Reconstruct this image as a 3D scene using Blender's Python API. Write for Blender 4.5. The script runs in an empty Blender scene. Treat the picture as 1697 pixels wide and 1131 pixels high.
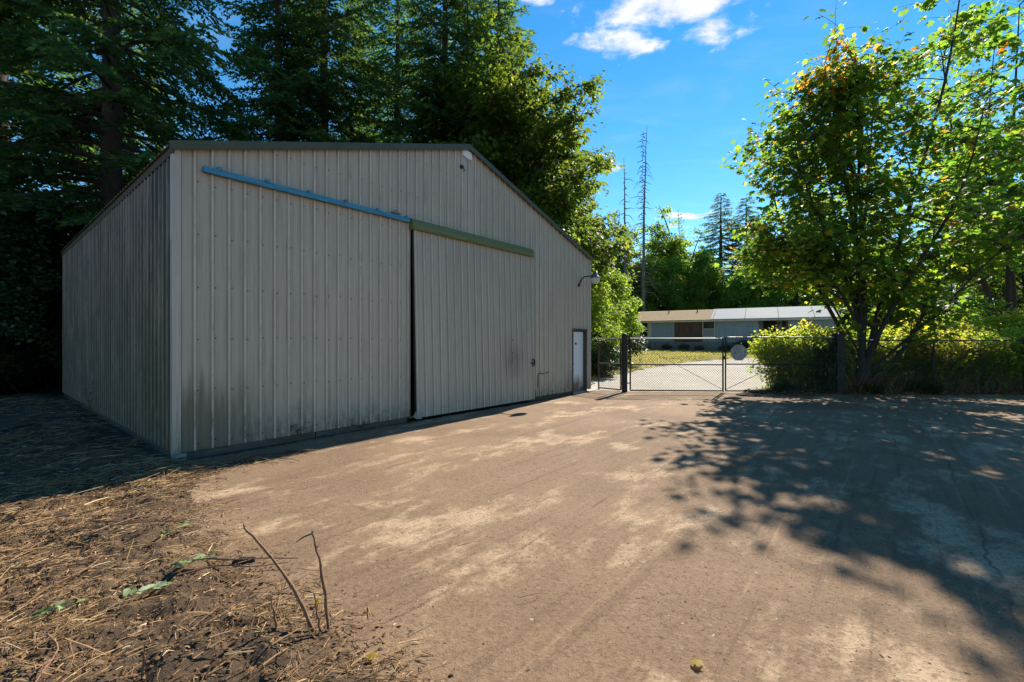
import bpy, math, random
import numpy as np
from mathutils import Vector, Matrix

random.seed(7)
RNG = np.random.default_rng(7)
PI = math.pi
SC = bpy.context.scene
COL = SC.collection
rad = math.radians

# ------------------------------------------------------------------ camera, sky, sun, exposure
cam_d = bpy.data.cameras.new('camera')
cam = bpy.data.objects.new('camera', cam_d)
COL.objects.link(cam)
CAM_H = 1.72
cam.location = (0, 0, CAM_H)
cam.rotation_euler = (rad(90), 0, 0)
cam_d.sensor_width = 36.0
cam_d.lens = 15.91
cam_d.clip_start = 0.05
cam_d.clip_end = 6000
SC.camera = cam

SUN_EL, SUN_AZ = 38.0, 32.0          # azimuth from +Y towards +X
SUN_STRENGTH, SKY_STRENGTH = 5.0, 0.08
sun_dir = Vector((math.sin(rad(SUN_AZ)) * math.cos(rad(SUN_EL)), math.cos(rad(SUN_AZ)) * math.cos(rad(SUN_EL)), math.sin(rad(SUN_EL))))
sd = bpy.data.lights.new('sun', 'SUN')
sd.energy = SUN_STRENGTH
sd.angle = rad(0.5)
sd.color = (1.0, 0.92, 0.78)
sun = bpy.data.objects.new('sun', sd)
COL.objects.link(sun)
sun.rotation_euler = (-sun_dir).to_track_quat('-Z', 'Y').to_euler()
sun.location = (10, 20, 30)

SC.view_settings.view_transform = 'Standard'
SC.view_settings.look = 'None'
SC.view_settings.gamma = 1.0
SC.view_settings.exposure = 1.3
SC.view_settings.use_curve_mapping = False

class NT:
    """small helper to write node trees"""
    def __init__(self, tree):
        self.t = tree
        tree.nodes.clear()
    def n(self, kind, **kw):
        nd = self.t.nodes.new('ShaderNode' + kind)
        for k, v in kw.items():
            if k.startswith('i_'):
                nd.inputs[k[2:].replace('_', ' ')].default_value = v
            else:
                setattr(nd, k, v)
        return nd
    def l(self, a, b):
        self.t.links.new(a, b)
    def math(self, op, a, b=None, c=None, clamp=False):
        nd = self.n('Math', operation=op, use_clamp=clamp)
        for i, v in enumerate((a, b, c)):
            if v is None: continue
            if isinstance(v, (int, float)): nd.inputs[i].default_value = v
            else: self.l(v, nd.inputs[i])
        return nd.outputs[0]
    def noise(self, vec, scale, detail=4, rough=0.6, dist=0.0):
        nd = self.n('TexNoise')
        nd.inputs['Scale'].default_value = scale
        nd.inputs['Detail'].default_value = detail
        nd.inputs['Roughness'].default_value = rough
        nd.inputs['Distortion'].default_value = dist
        if vec is not None: self.l(vec, nd.inputs['Vector'])
        return nd.outputs['Fac']
    def map(self, vec, scale=(1, 1, 1), rot=(0, 0, 0), loc=(0, 0, 0)):
        nd = self.n('Mapping')
        nd.inputs['Scale'].default_value = scale
        nd.inputs['Rotation'].default_value = rot
        nd.inputs['Location'].default_value = loc
        self.l(vec, nd.inputs['Vector'])
        return nd.outputs['Vector']
    def ramp(self, fac, stops, interp='LINEAR'):
        nd = self.n('ValToRGB')
        cr = nd.color_ramp
        cr.interpolation = interp
        while len(cr.elements) < len(stops): cr.elements.new(0.5)
        for e, (p, c) in zip(cr.elements, stops):
            e.position = p
            e.color = (*c, 1) if not isinstance(c, (int, float)) else (c, c, c, 1)
        self.l(fac, nd.inputs['Fac'])
        return nd.outputs['Color']
    def mix(self, fac, a, b, blend='MIX'):
        nd = self.n('Mix', data_type='RGBA', blend_type=blend)
        for sock, v in ((nd.inputs[0], fac), (nd.inputs[6], a), (nd.inputs[7], b)):
            if isinstance(v, (int, float)): sock.default_value = v
            elif isinstance(v, tuple): sock.default_value = (*v, 1)
            else: self.l(v, sock)
        return nd.outputs[2]
    def smooth(self, v, a, b):
        nd = self.n('MapRange', interpolation_type='SMOOTHSTEP')
        nd.inputs[1].default_value = a
        nd.inputs[2].default_value = b
        self.l(v, nd.inputs[0])
        return nd.outputs[0]

# world: Nishita sky with a few fair-weather clouds on a flat layer overhead
world = bpy.data.worlds.new('World')
SC.world = world
world.use_nodes = True
w = NT(world.node_tree)
sky = w.n('TexSky', sky_type='NISHITA', sun_disc=False)
sky.sun_elevation = rad(SUN_EL)
sky.sun_rotation = rad(SUN_AZ)
sky.altitude = 200
sky.air_density = 1.0
sky.dust_density = 0.0
sky.ozone_density = 1.5
hs = w.n('HueSaturation')
hs.inputs['Saturation'].default_value = 1.38
hs.inputs['Value'].default_value = 1.0
hs.inputs['Hue'].default_value = 0.494
w.l(sky.outputs[0], hs.inputs['Color'])
tc = w.n('TexCoord')
sep = w.n('SeparateXYZ'); w.l(tc.outputs['Generated'], sep.inputs[0])
zc = w.math('MAXIMUM', sep.outputs[2], 0.05)
px = w.math('DIVIDE', sep.outputs[0], zc)
py = w.math('DIVIDE', sep.outputs[1], zc)
comb = w.n('CombineXYZ'); w.l(px, comb.inputs[0]); w.l(py, comb.inputs[1])
cv = comb.outputs[0]
fb = w.noise(cv, 6.0, 9, 0.6, 0.25)
fb2 = w.noise(cv, 0.55, 3, 0.5)
def blob(cx, cy, rx, ry, amp):
    dx = w.math('DIVIDE', w.math('SUBTRACT', px, cx), rx)
    dy = w.math('DIVIDE', w.math('SUBTRACT', py, cy), ry)
    d2 = w.math('ADD', w.math('MULTIPLY', dx, dx), w.math('MULTIPLY', dy, dy))
    return w.math('MULTIPLY', w.math('EXPONENT', w.math('MULTIPLY', d2, -1.0)), amp)
cov = w.math('MULTIPLY', w.math('SUBTRACT', fb2, 0.66), 1.6)          # open sky with the odd cloud further off
for b in ((0.47, 1.36, 0.34, 0.15, 0.47), (0.38, 1.53, 0.17, 0.12, 0.45), (0.66, 1.44, 0.17, 0.13, 0.44), (0.26, 1.50, 0.14, 0.07, 0.33), (0.10, 1.30, 0.16, 0.06, 0.33),
          (1.42, 3.62, 0.34, 0.16, 0.46), (1.38, 3.95, 0.22, 0.12, 0.40), (0.56, 2.60, 0.14, 0.16, 0.46), (-1.32, 1.36, 0.25, 0.10, 0.28), (-0.9, 1.75, 0.3, 0.2, 0.16)):
    cov = w.math('MAXIMUM', cov, blob(*b))
dens = w.smooth(w.math('ADD', fb, w.math('SUBTRACT', cov, 0.74)), 0.0, 0.24)
haze_n = w.smooth(w.noise(w.map(cv, (1.2, 2.2, 1), (0, 0, 0.5)), 1.6, 6, 0.6, 0.4), 0.45, 0.95)
thin = w.math('MULTIPLY', haze_n, 0.22)
dens = w.math('MAXIMUM', dens, thin)
ctone = w.mix(w.smooth(fb, 0.45, 0.75), (4.4, 4.7, 5.2), (6.2, 6.2, 6.2))
skyc = w.mix(dens, hs.outputs[0], ctone)
bg = w.n('Background'); bg.inputs['Strength'].default_value = SKY_STRENGTH
w.l(skyc, bg.inputs['Color'])
wo = w.n('OutputWorld'); w.l(bg.outputs[0], wo.inputs[0])

# ------------------------------------------------------------------ helpers
def tag(o, label=None, cat=None, group=None, kind=None):
    if label: o['label'] = label
    if cat: o['category'] = cat
    if group: o['group'] = group
    if kind: o['kind'] = kind
    return o

def link(o, parent=None):
    COL.objects.link(o)
    if parent is not None: o.parent = parent
    return o

def empty(name, loc=(0, 0, 0), rz=0.0):
    o = bpy.data.objects.new(name, None)
    o.empty_display_size = 0.3
    o.location = loc
    o.rotation_euler = (0, 0, rz)
    return link(o)

def thing(name, label, cat, loc=(0, 0, 0), rz=0.0, group=None):
    return tag(empty(name, loc, rz), label, cat, group)

def sub(name, parent, loc=(0, 0, 0), rot=(0, 0, 0)):
    o = bpy.data.objects.new(name, None)
    o.location = loc; o.rotation_euler = rot
    o.empty_display_size = 0.2
    return link(o, parent)

class MB:
    """collects simple shapes into one mesh"""
    def __init__(self): self.v, self.f, self.rib = [], [], []
    def add(self, vs, fs):
        b = len(self.v)
        self.v += [tuple(p) for p in vs]
        self.f += [tuple(i + b for i in f) for f in fs]
        return self
    def box(self, x0, x1, y0, y1, z0, z1):
        return self.add([(x0, y0, z0), (x1, y0, z0), (x1, y1, z0), (x0, y1, z0), (x0, y0, z1), (x1, y0, z1), (x1, y1, z1), (x0, y1, z1)],
                        [(0, 3, 2, 1), (4, 5, 6, 7), (0, 1, 5, 4), (1, 2, 6, 5), (2, 3, 7, 6), (3, 0, 4, 7)])
    def bevbox(self, x0, x1, y0, y1, z0, z1, b=0.01):
        # box with chamfered long edges in the xz outline, extruded along y
        o = [(x0 + b, z0), (x1 - b, z0), (x1, z0 + b), (x1, z1 - b), (x1 - b, z1), (x0 + b, z1), (x0, z1 - b), (x0, z0 + b)]
        n = len(o)
        vs = [(x, y0, z) for x, z in o] + [(x, y1, z) for x, z in o]
        fs = [tuple(range(n)), tuple(range(2 * n - 1, n - 1, -1))] + [(i, i + n, (i + 1) % n + n, (i + 1) % n) for i in range(n)]
        return self.add(vs, fs)
    def tube(self, pts, rs, sides=6, cap=True):
        pts = [Vector(p) for p in pts]
        if isinstance(rs, (int, float)): rs = [rs] * len(pts)
        vs, fs = [], []
        ref = None
        for i, p in enumerate(pts):
            d = (pts[min(i + 1, len(pts) - 1)] - pts[max(i - 1, 0)])
            if d.length < 1e-9: d = Vector((0, 0, 1))
            d.normalize()
            if ref is None:
                ref = Vector((1, 0, 0)) if abs(d.x) < 0.8 else Vector((0, 1, 0))
            a = d.cross(ref).normalized()
            b = d.cross(a).normalized()
            ref = -b if False else ref
            for k in range(sides):
                an = 2 * PI * k / sides
                vs.append(p + (a * math.cos(an) + b * math.sin(an)) * rs[i])
        for i in range(len(pts) - 1):
            for k in range(sides):
                k2 = (k + 1) % sides
                fs.append((i * sides + k, i * sides + k2, (i + 1) * sides + k2, (i + 1) * sides + k))
        if cap:
            fs.append(tuple(range(sides - 1, -1, -1)))
            e = (len(pts) - 1) * sides
            fs.append(tuple(range(e, e + sides)))
        return self.add(vs, fs)
    def lathe(self, prof, c=(0, 0, 0), n=16):
        vs, fs = [], []
        for r, z in prof:
            for k in range(n):
                a = 2 * PI * k / n
                vs.append((c[0] + r * math.cos(a), c[1] + r * math.sin(a), c[2] + z))
        for i in range(len(prof) - 1):
            for k in range(n):
                k2 = (k + 1) % n
                fs.append((i * n + k, i * n + k2, (i + 1) * n + k2, (i + 1) * n + k))
        return self.add(vs, fs)
    def mesh(self, name, smooth=False):
        me = bpy.data.meshes.new(name)
        me.from_pydata(self.v, [], self.f)
        if smooth: me.polygons.foreach_set('use_smooth', [True] * len(me.polygons))
        me.update()
        return me
    def build(self, name, mat, parent=None, loc=None, smooth=False):
        me = self.mesh(name, smooth)
        me.materials.append(mat)
        if self.rib and len(self.rib) == len(self.v):
            me.attributes.new('rib', 'FLOAT', 'POINT').data.foreach_set('value', self.rib)
        o = bpy.data.objects.new(name, me)
        if loc is not None: o.location = loc
        return link(o, parent)

def np_mesh(name, V, F, mat, attr=None, smooth=False):
    me = bpy.data.meshes.new(name)
    V = np.asarray(V, np.float32); F = np.asarray(F, np.int32)
    k = F.shape[1]
    me.vertices.add(len(V)); me.vertices.foreach_set('co', V.ravel())
    me.loops.add(F.size); me.loops.foreach_set('vertex_index', F.ravel())
    me.polygons.add(len(F))
    me.polygons.foreach_set('loop_start', np.arange(0, F.size, k, dtype=np.int32))
    if smooth: me.polygons.foreach_set('use_smooth', np.ones(len(F), dtype=bool))
    me.update(calc_edges=True)
    for nm, arr in (attr or {}).items():
        a = me.attributes.new(nm, 'FLOAT', 'POINT')
        a.data.foreach_set('value', np.asarray(arr, np.float32))
    if mat: me.materials.append(mat)
    return me

def obj(name, me, parent=None, loc=None, rz=0, sc=None):
    o = bpy.data.objects.new(name, me)
    if loc is not None: o.location = loc
    if rz: o.rotation_euler = (0, 0, rz)
    if sc is not None: o.scale = (sc, sc, sc) if isinstance(sc, (int, float)) else sc
    return link(o, parent)

def unit(a):
    return a / np.maximum(np.linalg.norm(a, axis=-1, keepdims=True), 1e-9)

def scatter_mesh(name, P, D, N, S, tv, tf, mat, tint=None, smooth=False, W=None):
    """copies of a small template (x across, y along, z normal) at P, along D, facing N, size S, joined into one mesh"""
    D = unit(np.asarray(D, float)); N = np.asarray(N, float)
    X = unit(np.cross(D, N)); Z = np.cross(X, D)
    tv = np.asarray(tv, float); tf = np.asarray(tf, int)
    n, k = len(P), len(tv)
    sx = S if W is None else W
    V = (P[:, None, :] + tv[None, :, 0, None] * X[:, None, :] * sx[:, None, None]
         + tv[None, :, 1, None] * D[:, None, :] * S[:, None, None] + tv[None, :, 2, None] * Z[:, None, :] * sx[:, None, None]).reshape(-1, 3)
    F = (tf[None] + (np.arange(n) * k)[:, None, None]).reshape(-1, tf.shape[1])
    at = {} if tint is None else {'tint': np.repeat(tint, k)}
    return np_mesh(name, V, F, mat, at, smooth)

def vnoise(x, y, seed=0):
    """smooth value noise on numpy arrays, 0..1"""
    xi = np.floor(x).astype(np.int64); yi = np.floor(y).astype(np.int64)
    fx = x - xi; fy = y - yi
    fx = fx * fx * (3 - 2 * fx); fy = fy * fy * (3 - 2 * fy)
    def h(a, b):
        n = (a * 374761393 + b * 668265263 + seed * 1442695041) & 0x7fffffff
        n = ((n ^ (n >> 13)) * 1274126177) & 0x7fffffff
        return ((n ^ (n >> 16)) & 0xffff) / 65535.0
    return (h(xi, yi) * (1 - fx) + h(xi + 1, yi) * fx) * (1 - fy) + (h(xi, yi + 1) * (1 - fx) + h(xi + 1, yi + 1) * fx) * fy

def fbm(x, y, oct=4, seed=0):
    s, a, t = 0, 0.5, 0
    for i in range(oct):
        s = s + a * vnoise(x, y, seed + i); t += a
        x = x * 2.03 + 5.1; y = y * 2.03 + 1.7; a *= 0.5
    return s / t

def gz(x, y):
    """height of the land: level yard, then a gentle rise beyond the gate"""
    y = np.asarray(y, float)
    t = np.clip((y - 16.5) / 30.0, 0, 1)
    return t * 0.90 + np.clip((y - 46.5) / 100.0, 0, 20) * 1.5

def gzf(x, y): return float(gz(x, y))

def poly_sd(P, poly):
    """signed distance to a polygon, positive inside"""
    P = np.asarray(P, float); poly = np.asarray(poly, float)
    n = len(poly); d = np.full(len(P), 1e9); ins = np.zeros(len(P), bool)
    for i in range(n):
        a, b = poly[i], poly[(i + 1) % n]
        e = b - a; wv = P - a
        t = np.clip((wv @ e) / (e @ e), 0, 1)
        d = np.minimum(d, np.linalg.norm(wv - t[:, None] * e, axis=1))
        c = ((a[1] <= P[:, 1]) & (b[1] > P[:, 1])) | ((b[1] <= P[:, 1]) & (a[1] > P[:, 1]))
        with np.errstate(divide='ignore', invalid='ignore'):
            xx = a[0] + (P[:, 1] - a[1]) / (b[1] - a[1]) * e[0]
        ins ^= c & (P[:, 0] < xx)
    return np.where(ins, d, -d)

# ------------------------------------------------------------------ materials
def mat(name):
    m = bpy.data.materials.new(name)
    m.use_nodes = True
    t = NT(m.node_tree)
    out = t.n('OutputMaterial')
    return m, t, out

def principled(t, out, color, rough=0.7, metal=0.0, spec=0.5, bump=None, bump_d=0.01, bump_s=0.5):
    p = t.n('BsdfPrincipled')
    p.inputs['Metallic'].default_value = metal
    p.inputs['Specular IOR Level'].default_value = spec
    if isinstance(rough, (int, float)): p.inputs['Roughness'].default_value = rough
    else: t.l(rough, p.inputs['Roughness'])
    if isinstance(color, tuple): p.inputs['Base Color'].default_value = (*color, 1)
    else: t.l(color, p.inputs['Base Color'])
    if bump is not None:
        b = t.n('Bump')
        b.inputs['Strength'].default_value = bump_s
        b.inputs['Distance'].default_value = bump_d
        t.l(bump, b.inputs['Height'])
        t.l(b.outputs[0], p.inputs['Normal'])
    t.l(p.outputs[0], out.inputs['Surface'])
    return p

def simple(name, c, rough=0.7, metal=0.0, var=0.25, scale=8, spec=0.4, bump=0.0, stretch=(1, 1, 1)):
    m, t, out = mat(name)
    tcn = t.n('TexCoord')
    v = t.map(tcn.outputs['Object'], stretch)
    nz = t.noise(v, scale, 6, 0.65)
    nz2 = t.noise(v, scale * 7, 3, 0.6)
    f = t.math('ADD', t.math('MULTIPLY', nz, 0.7), t.math('MULTIPLY', nz2, 0.3))
    lo = tuple(x * (1 - var) for x in c); hi = tuple(min(1, x * (1 + var)) for x in c)
    col = t.ramp(f, [(0.3, lo), (0.7, hi)])
    rr = t.math('ADD', t.math('MULTIPLY', nz, 0.2), rough - 0.1)
    principled(t, out, col, rr, metal, spec, f if bump else None, bump or 0.01, 0.6)
    return m

M = {}

def paint_mat(name, base, streak, algae, low, rust=0.0, side=False, zoff=0.0):
    """weathered sheet-metal paint: fine chalking, run-down streaks, algae and splash dirt near the ground"""
    m, t, out = mat(name)
    tcn = t.n('TexCoord')
    ob = tcn.outputs['Object']
    s = t.n('SeparateXYZ'); t.l(ob, s.inputs[0])
    z = t.math('ADD', s.outputs[2], zoff) if zoff else s.outputs[2]
    vst = t.map(ob, (6.0, 6.0, 0.35))
    streaks = t.noise(vst, 1.6, 6, 0.7)
    fine = t.noise(t.map(ob, (22, 22, 1.6)), 1.4, 5, 0.75)
    big = t.noise(ob, 0.55, 4, 0.6)
    spk = t.noise(ob, 30, 4, 0.7)
    pale = None
    c = t.mix(t.math('MULTIPLY', t.smooth(big, 0.35, 0.7), 0.5), base, tuple(x * 0.86 for x in base))
    c = t.mix(t.math('MULTIPLY', t.smooth(streaks, 0.45, 0.75), streak), c, tuple(x * 0.45 for x in base))
    c = t.mix(t.math('MULTIPLY', t.smooth(fine, 0.5, 0.8), 0.4 * streak + 0.1), c, tuple(x * 1.15 for x in base))
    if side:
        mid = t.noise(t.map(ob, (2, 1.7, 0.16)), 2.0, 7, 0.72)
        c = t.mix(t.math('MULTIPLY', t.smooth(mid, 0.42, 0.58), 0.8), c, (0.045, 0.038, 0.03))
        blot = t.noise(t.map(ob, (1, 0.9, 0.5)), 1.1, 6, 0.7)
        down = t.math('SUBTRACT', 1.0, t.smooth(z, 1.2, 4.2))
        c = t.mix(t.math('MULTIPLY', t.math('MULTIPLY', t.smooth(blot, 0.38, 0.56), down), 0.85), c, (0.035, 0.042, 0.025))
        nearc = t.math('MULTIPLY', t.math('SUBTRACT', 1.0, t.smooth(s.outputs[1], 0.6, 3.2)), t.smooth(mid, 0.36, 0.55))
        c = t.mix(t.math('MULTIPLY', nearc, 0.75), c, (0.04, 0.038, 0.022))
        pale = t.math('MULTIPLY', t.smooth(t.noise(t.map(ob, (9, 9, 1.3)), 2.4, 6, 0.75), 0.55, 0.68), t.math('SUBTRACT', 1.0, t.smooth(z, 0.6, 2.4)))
    elif name == 'beige_painted_steel':
        cor = t.math('MULTIPLY', t.math('SUBTRACT', 1.0, t.smooth(s.outputs[0], 0.5, 1.5)), t.math('SUBTRACT', 1.0, t.smooth(t.math('ADD', z, t.math('MULTIPLY', streaks, -1.2)), 0.0, 0.75)))
        c = t.mix(t.math('MULTIPLY', cor, 0.85), c, (0.085, 0.08, 0.04))
    # algae / splash dirt rising from the ground
    h = t.math('ADD', z, t.math('MULTIPLY', t.math('SUBTRACT', t.noise(t.map(ob, (1.6, 1.6, 0.9)), 1.1, 5, 0.7), 0.5), -2.6 if side else -1.4))
    lowm = t.math('SUBTRACT', 1.0, t.smooth(h, 0.0, 2.6 if side else 0.75))
    lowm = t.math('MULTIPLY', lowm, t.smooth(t.noise(t.map(ob, (5, 5, 1.2)), 1.8, 6, 0.75), 0.32, 0.62))
    c = t.mix(t.math('MULTIPLY', lowm, low), c, algae)
    dark = t.math('MULTIPLY', t.math('SUBTRACT', 1.0, t.smooth(z, 0.0, 0.5)), t.smooth(t.noise(t.map(ob, (3, 3, 3)), 2.2, 6, 0.7), 0.45, 0.72))
    c = t.mix(t.math('MULTIPLY', dark, low), c, (0.05, 0.045, 0.03))
    c = t.mix(t.math('MULTIPLY', t.smooth(spk, 0.66, 0.74), 0.35), c, (0.10, 0.08, 0.06))
    rib = t.n('Attribute', attribute_name='rib').outputs['Fac']       # highlight and shade painted on ribs: tops paler with some wear, feet darker with dirt
    foot = t.math('MULTIPLY', t.math('SUBTRACT', 1.0, t.smooth(rib, 0.0, 0.3)), t.smooth(t.noise(t.map(ob, (4, 4, 0.6)), 1.5, 5, 0.7), 0.25, 0.6))
    c = t.mix(t.math('MULTIPLY', foot, 0.0 if name == 'beige_trim' else 0.72), c, tuple(x * 0.40 for x in base))
    top_lit_worn = t.math('MULTIPLY', t.smooth(rib, 0.8, 1.0), t.smooth(t.noise(t.map(ob, (3, 3, 1.2)), 2.0, 5, 0.7), 0.3, 0.6))
    c = t.mix(t.math('MULTIPLY', top_lit_worn, 0.6), c, tuple(min(1, x * 1.45) for x in base))
    chip = t.math('MULTIPLY', t.smooth(rib, 0.6, 0.9), t.smooth(t.noise(t.map(ob, (30, 30, 9)), 1.6, 3, 0.7), 0.63, 0.70))
    c = t.mix(t.math('MULTIPLY', chip, 0.55), c, (0.07, 0.065, 0.06))
    if rust:
        rm = t.math('MULTIPLY', t.smooth(t.noise(t.map(ob, (9, 9, 2)), 2.5, 5, 0.7), 0.70, 0.78), rust)
        c = t.mix(rm, c, (0.12, 0.055, 0.02))
    oi = t.n('ObjectInfo').outputs['Random']                      # every sheet has faded a little differently
    c = t.mix(t.math('MULTIPLY', oi, 0.22), c, tuple(x * 0.62 for x in base))
    if pale is not None: c = t.mix(t.math('MULTIPLY', pale, 0.55), c, (0.24, 0.23, 0.19))
    if zoff:                                                       # grease smudge beside the bolts, rubbed by hands
        dxx = t.math('MULTIPLY', t.math('SUBTRACT', s.outputs[0], 7.5), 2.6); dzz = t.math('MULTIPLY', t.math('SUBTRACT', z, 1.2), 2.4)
        sm = t.math('EXPONENT', t.math('MULTIPLY', t.math('ADD', t.math('MULTIPLY', dxx, dxx), t.math('MULTIPLY', dzz, dzz)), -1.0))
        c = t.mix(t.math('MULTIPLY', t.math('MULTIPLY', sm, 0.75), t.smooth(fine, 0.3, 0.6)), c, (0.10, 0.085, 0.07))
    oil = t.noise(t.map(ob, (1.1, 1.1, 0.5)), 1.3, 2, 0.5)
    rough = t.math('ADD', t.math('MULTIPLY', streaks, 0.25), 0.38)
    hgt = t.math('ADD', t.math('MULTIPLY', oil, 1.0), t.math('MULTIPLY', spk, 0.03))
    principled(t, out, c, rough, 0.0, 0.35, hgt, 0.012, 0.5)
    return m

M['front'] = paint_mat('beige_painted_steel', (0.455, 0.388, 0.306), 0.55, (0.10, 0.085, 0.05), 0.85, 0.25)
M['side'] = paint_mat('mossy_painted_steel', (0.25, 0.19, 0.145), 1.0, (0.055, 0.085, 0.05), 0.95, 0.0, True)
M['trim'] = paint_mat('beige_trim', (0.44, 0.385, 0.32), 0.4, (0.10, 0.09, 0.055), 0.8)
M['doorskin'] = paint_mat('beige_door_steel', (0.42, 0.362, 0.292), 0.4, (0.14, 0.125, 0.09), 0.25, 0.0, False, 4.2)
M['roof'] = simple('weathered_roof_steel', (0.16, 0.13, 0.07), 0.6, 0.0, 0.4, 3)
M['rake'] = simple('olive_trim', (0.06, 0.062, 0.03), 0.5, 0.0, 0.25, 3)
M['green'] = simple('olive_green_paint', (0.125, 0.145, 0.05), 0.5, 0.0, 0.2, 3, stretch=(0.4, 4, 4))
M['blue'] = simple('blue_galvanised_track', (0.05, 0.19, 0.27), 0.45, 0.3, 0.45, 6, stretch=(0.6, 3, 3))
M['wood_dark'] = simple('rotten_wood', (0.07, 0.055, 0.04), 0.9, 0, 0.5, 4, stretch=(1, 6, 6), bump=0.01)
M['matte'] = simple('rusty_cast_iron', (0.03, 0.022, 0.016), 0.95, 0, 0.4, 14, spec=0.05)
M['skirt'] = simple('damp_skirt_board', (0.10, 0.08, 0.06), 0.9, 0, 0.5, 4, stretch=(1, 6, 6), bump=0.01)
M['black'] = simple('black_iron', (0.018, 0.018, 0.018), 0.55, 0.2, 0.5, 12)
M['steel'] = simple('galvanised_steel', (0.16, 0.16, 0.155), 0.55, 0.35, 0.35, 10)
M['rustpost'] = simple('dark_pipe', (0.022, 0.021, 0.019), 0.65, 0.3, 0.5, 9)
M['wire'] = simple('chain_link_wire', (0.035, 0.035, 0.032), 0.7, 0.0, 0.3, 20, spec=0.15)
M['white_door'] = None
M['concrete'] = simple('concrete', (0.26, 0.25, 0.23), 0.9, 0, 0.3, 6, bump=0.006)
M['glassbowl'] = simple('dusty_lamp_glass', (0.50, 0.49, 0.46), 0.25, 0, 0.25, 9)
M['lampcap'] = simple('grey_green_lamp_cap', (0.09, 0.11, 0.10), 0.5, 0.2, 0.3, 12)
M['white'] = simple('white_paint', (0.72, 0.73, 0.72), 0.6, 0, 0.12, 6)
M['screw'] = simple('rusty_screw', (0.04, 0.032, 0.026), 0.7, 0.3, 0.4, 40)
M['int'] = simple('dark_timber', (0.03, 0.024, 0.018), 0.9, 0, 0.4, 4)

def door_mat():
    m, t, out = mat('pale_door_paint')
    ob = t.n('TexCoord').outputs['Object']
    s = t.n('SeparateXYZ'); t.l(ob, s.inputs[0])
    nz = t.noise(ob, 3, 6, 0.7)
    f = t.math('SUBTRACT', 1.0, t.smooth(t.math('ADD', s.outputs[2], t.math('MULTIPLY', t.math('SUBTRACT', nz, 0.5), 0.9)), 0.15, 0.65))
    c = t.mix(f, (0.66, 0.68, 0.70), (0.12, 0.095, 0.07))
    c = t.mix(t.math('MULTIPLY', t.smooth(t.noise(ob, 12, 4, 0.7), 0.6, 0.75), 0.4), c, (0.3, 0.27, 0.24))
    principled(t, out, c, 0.5)
    return m
M['white_door'] = door_mat()

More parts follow.
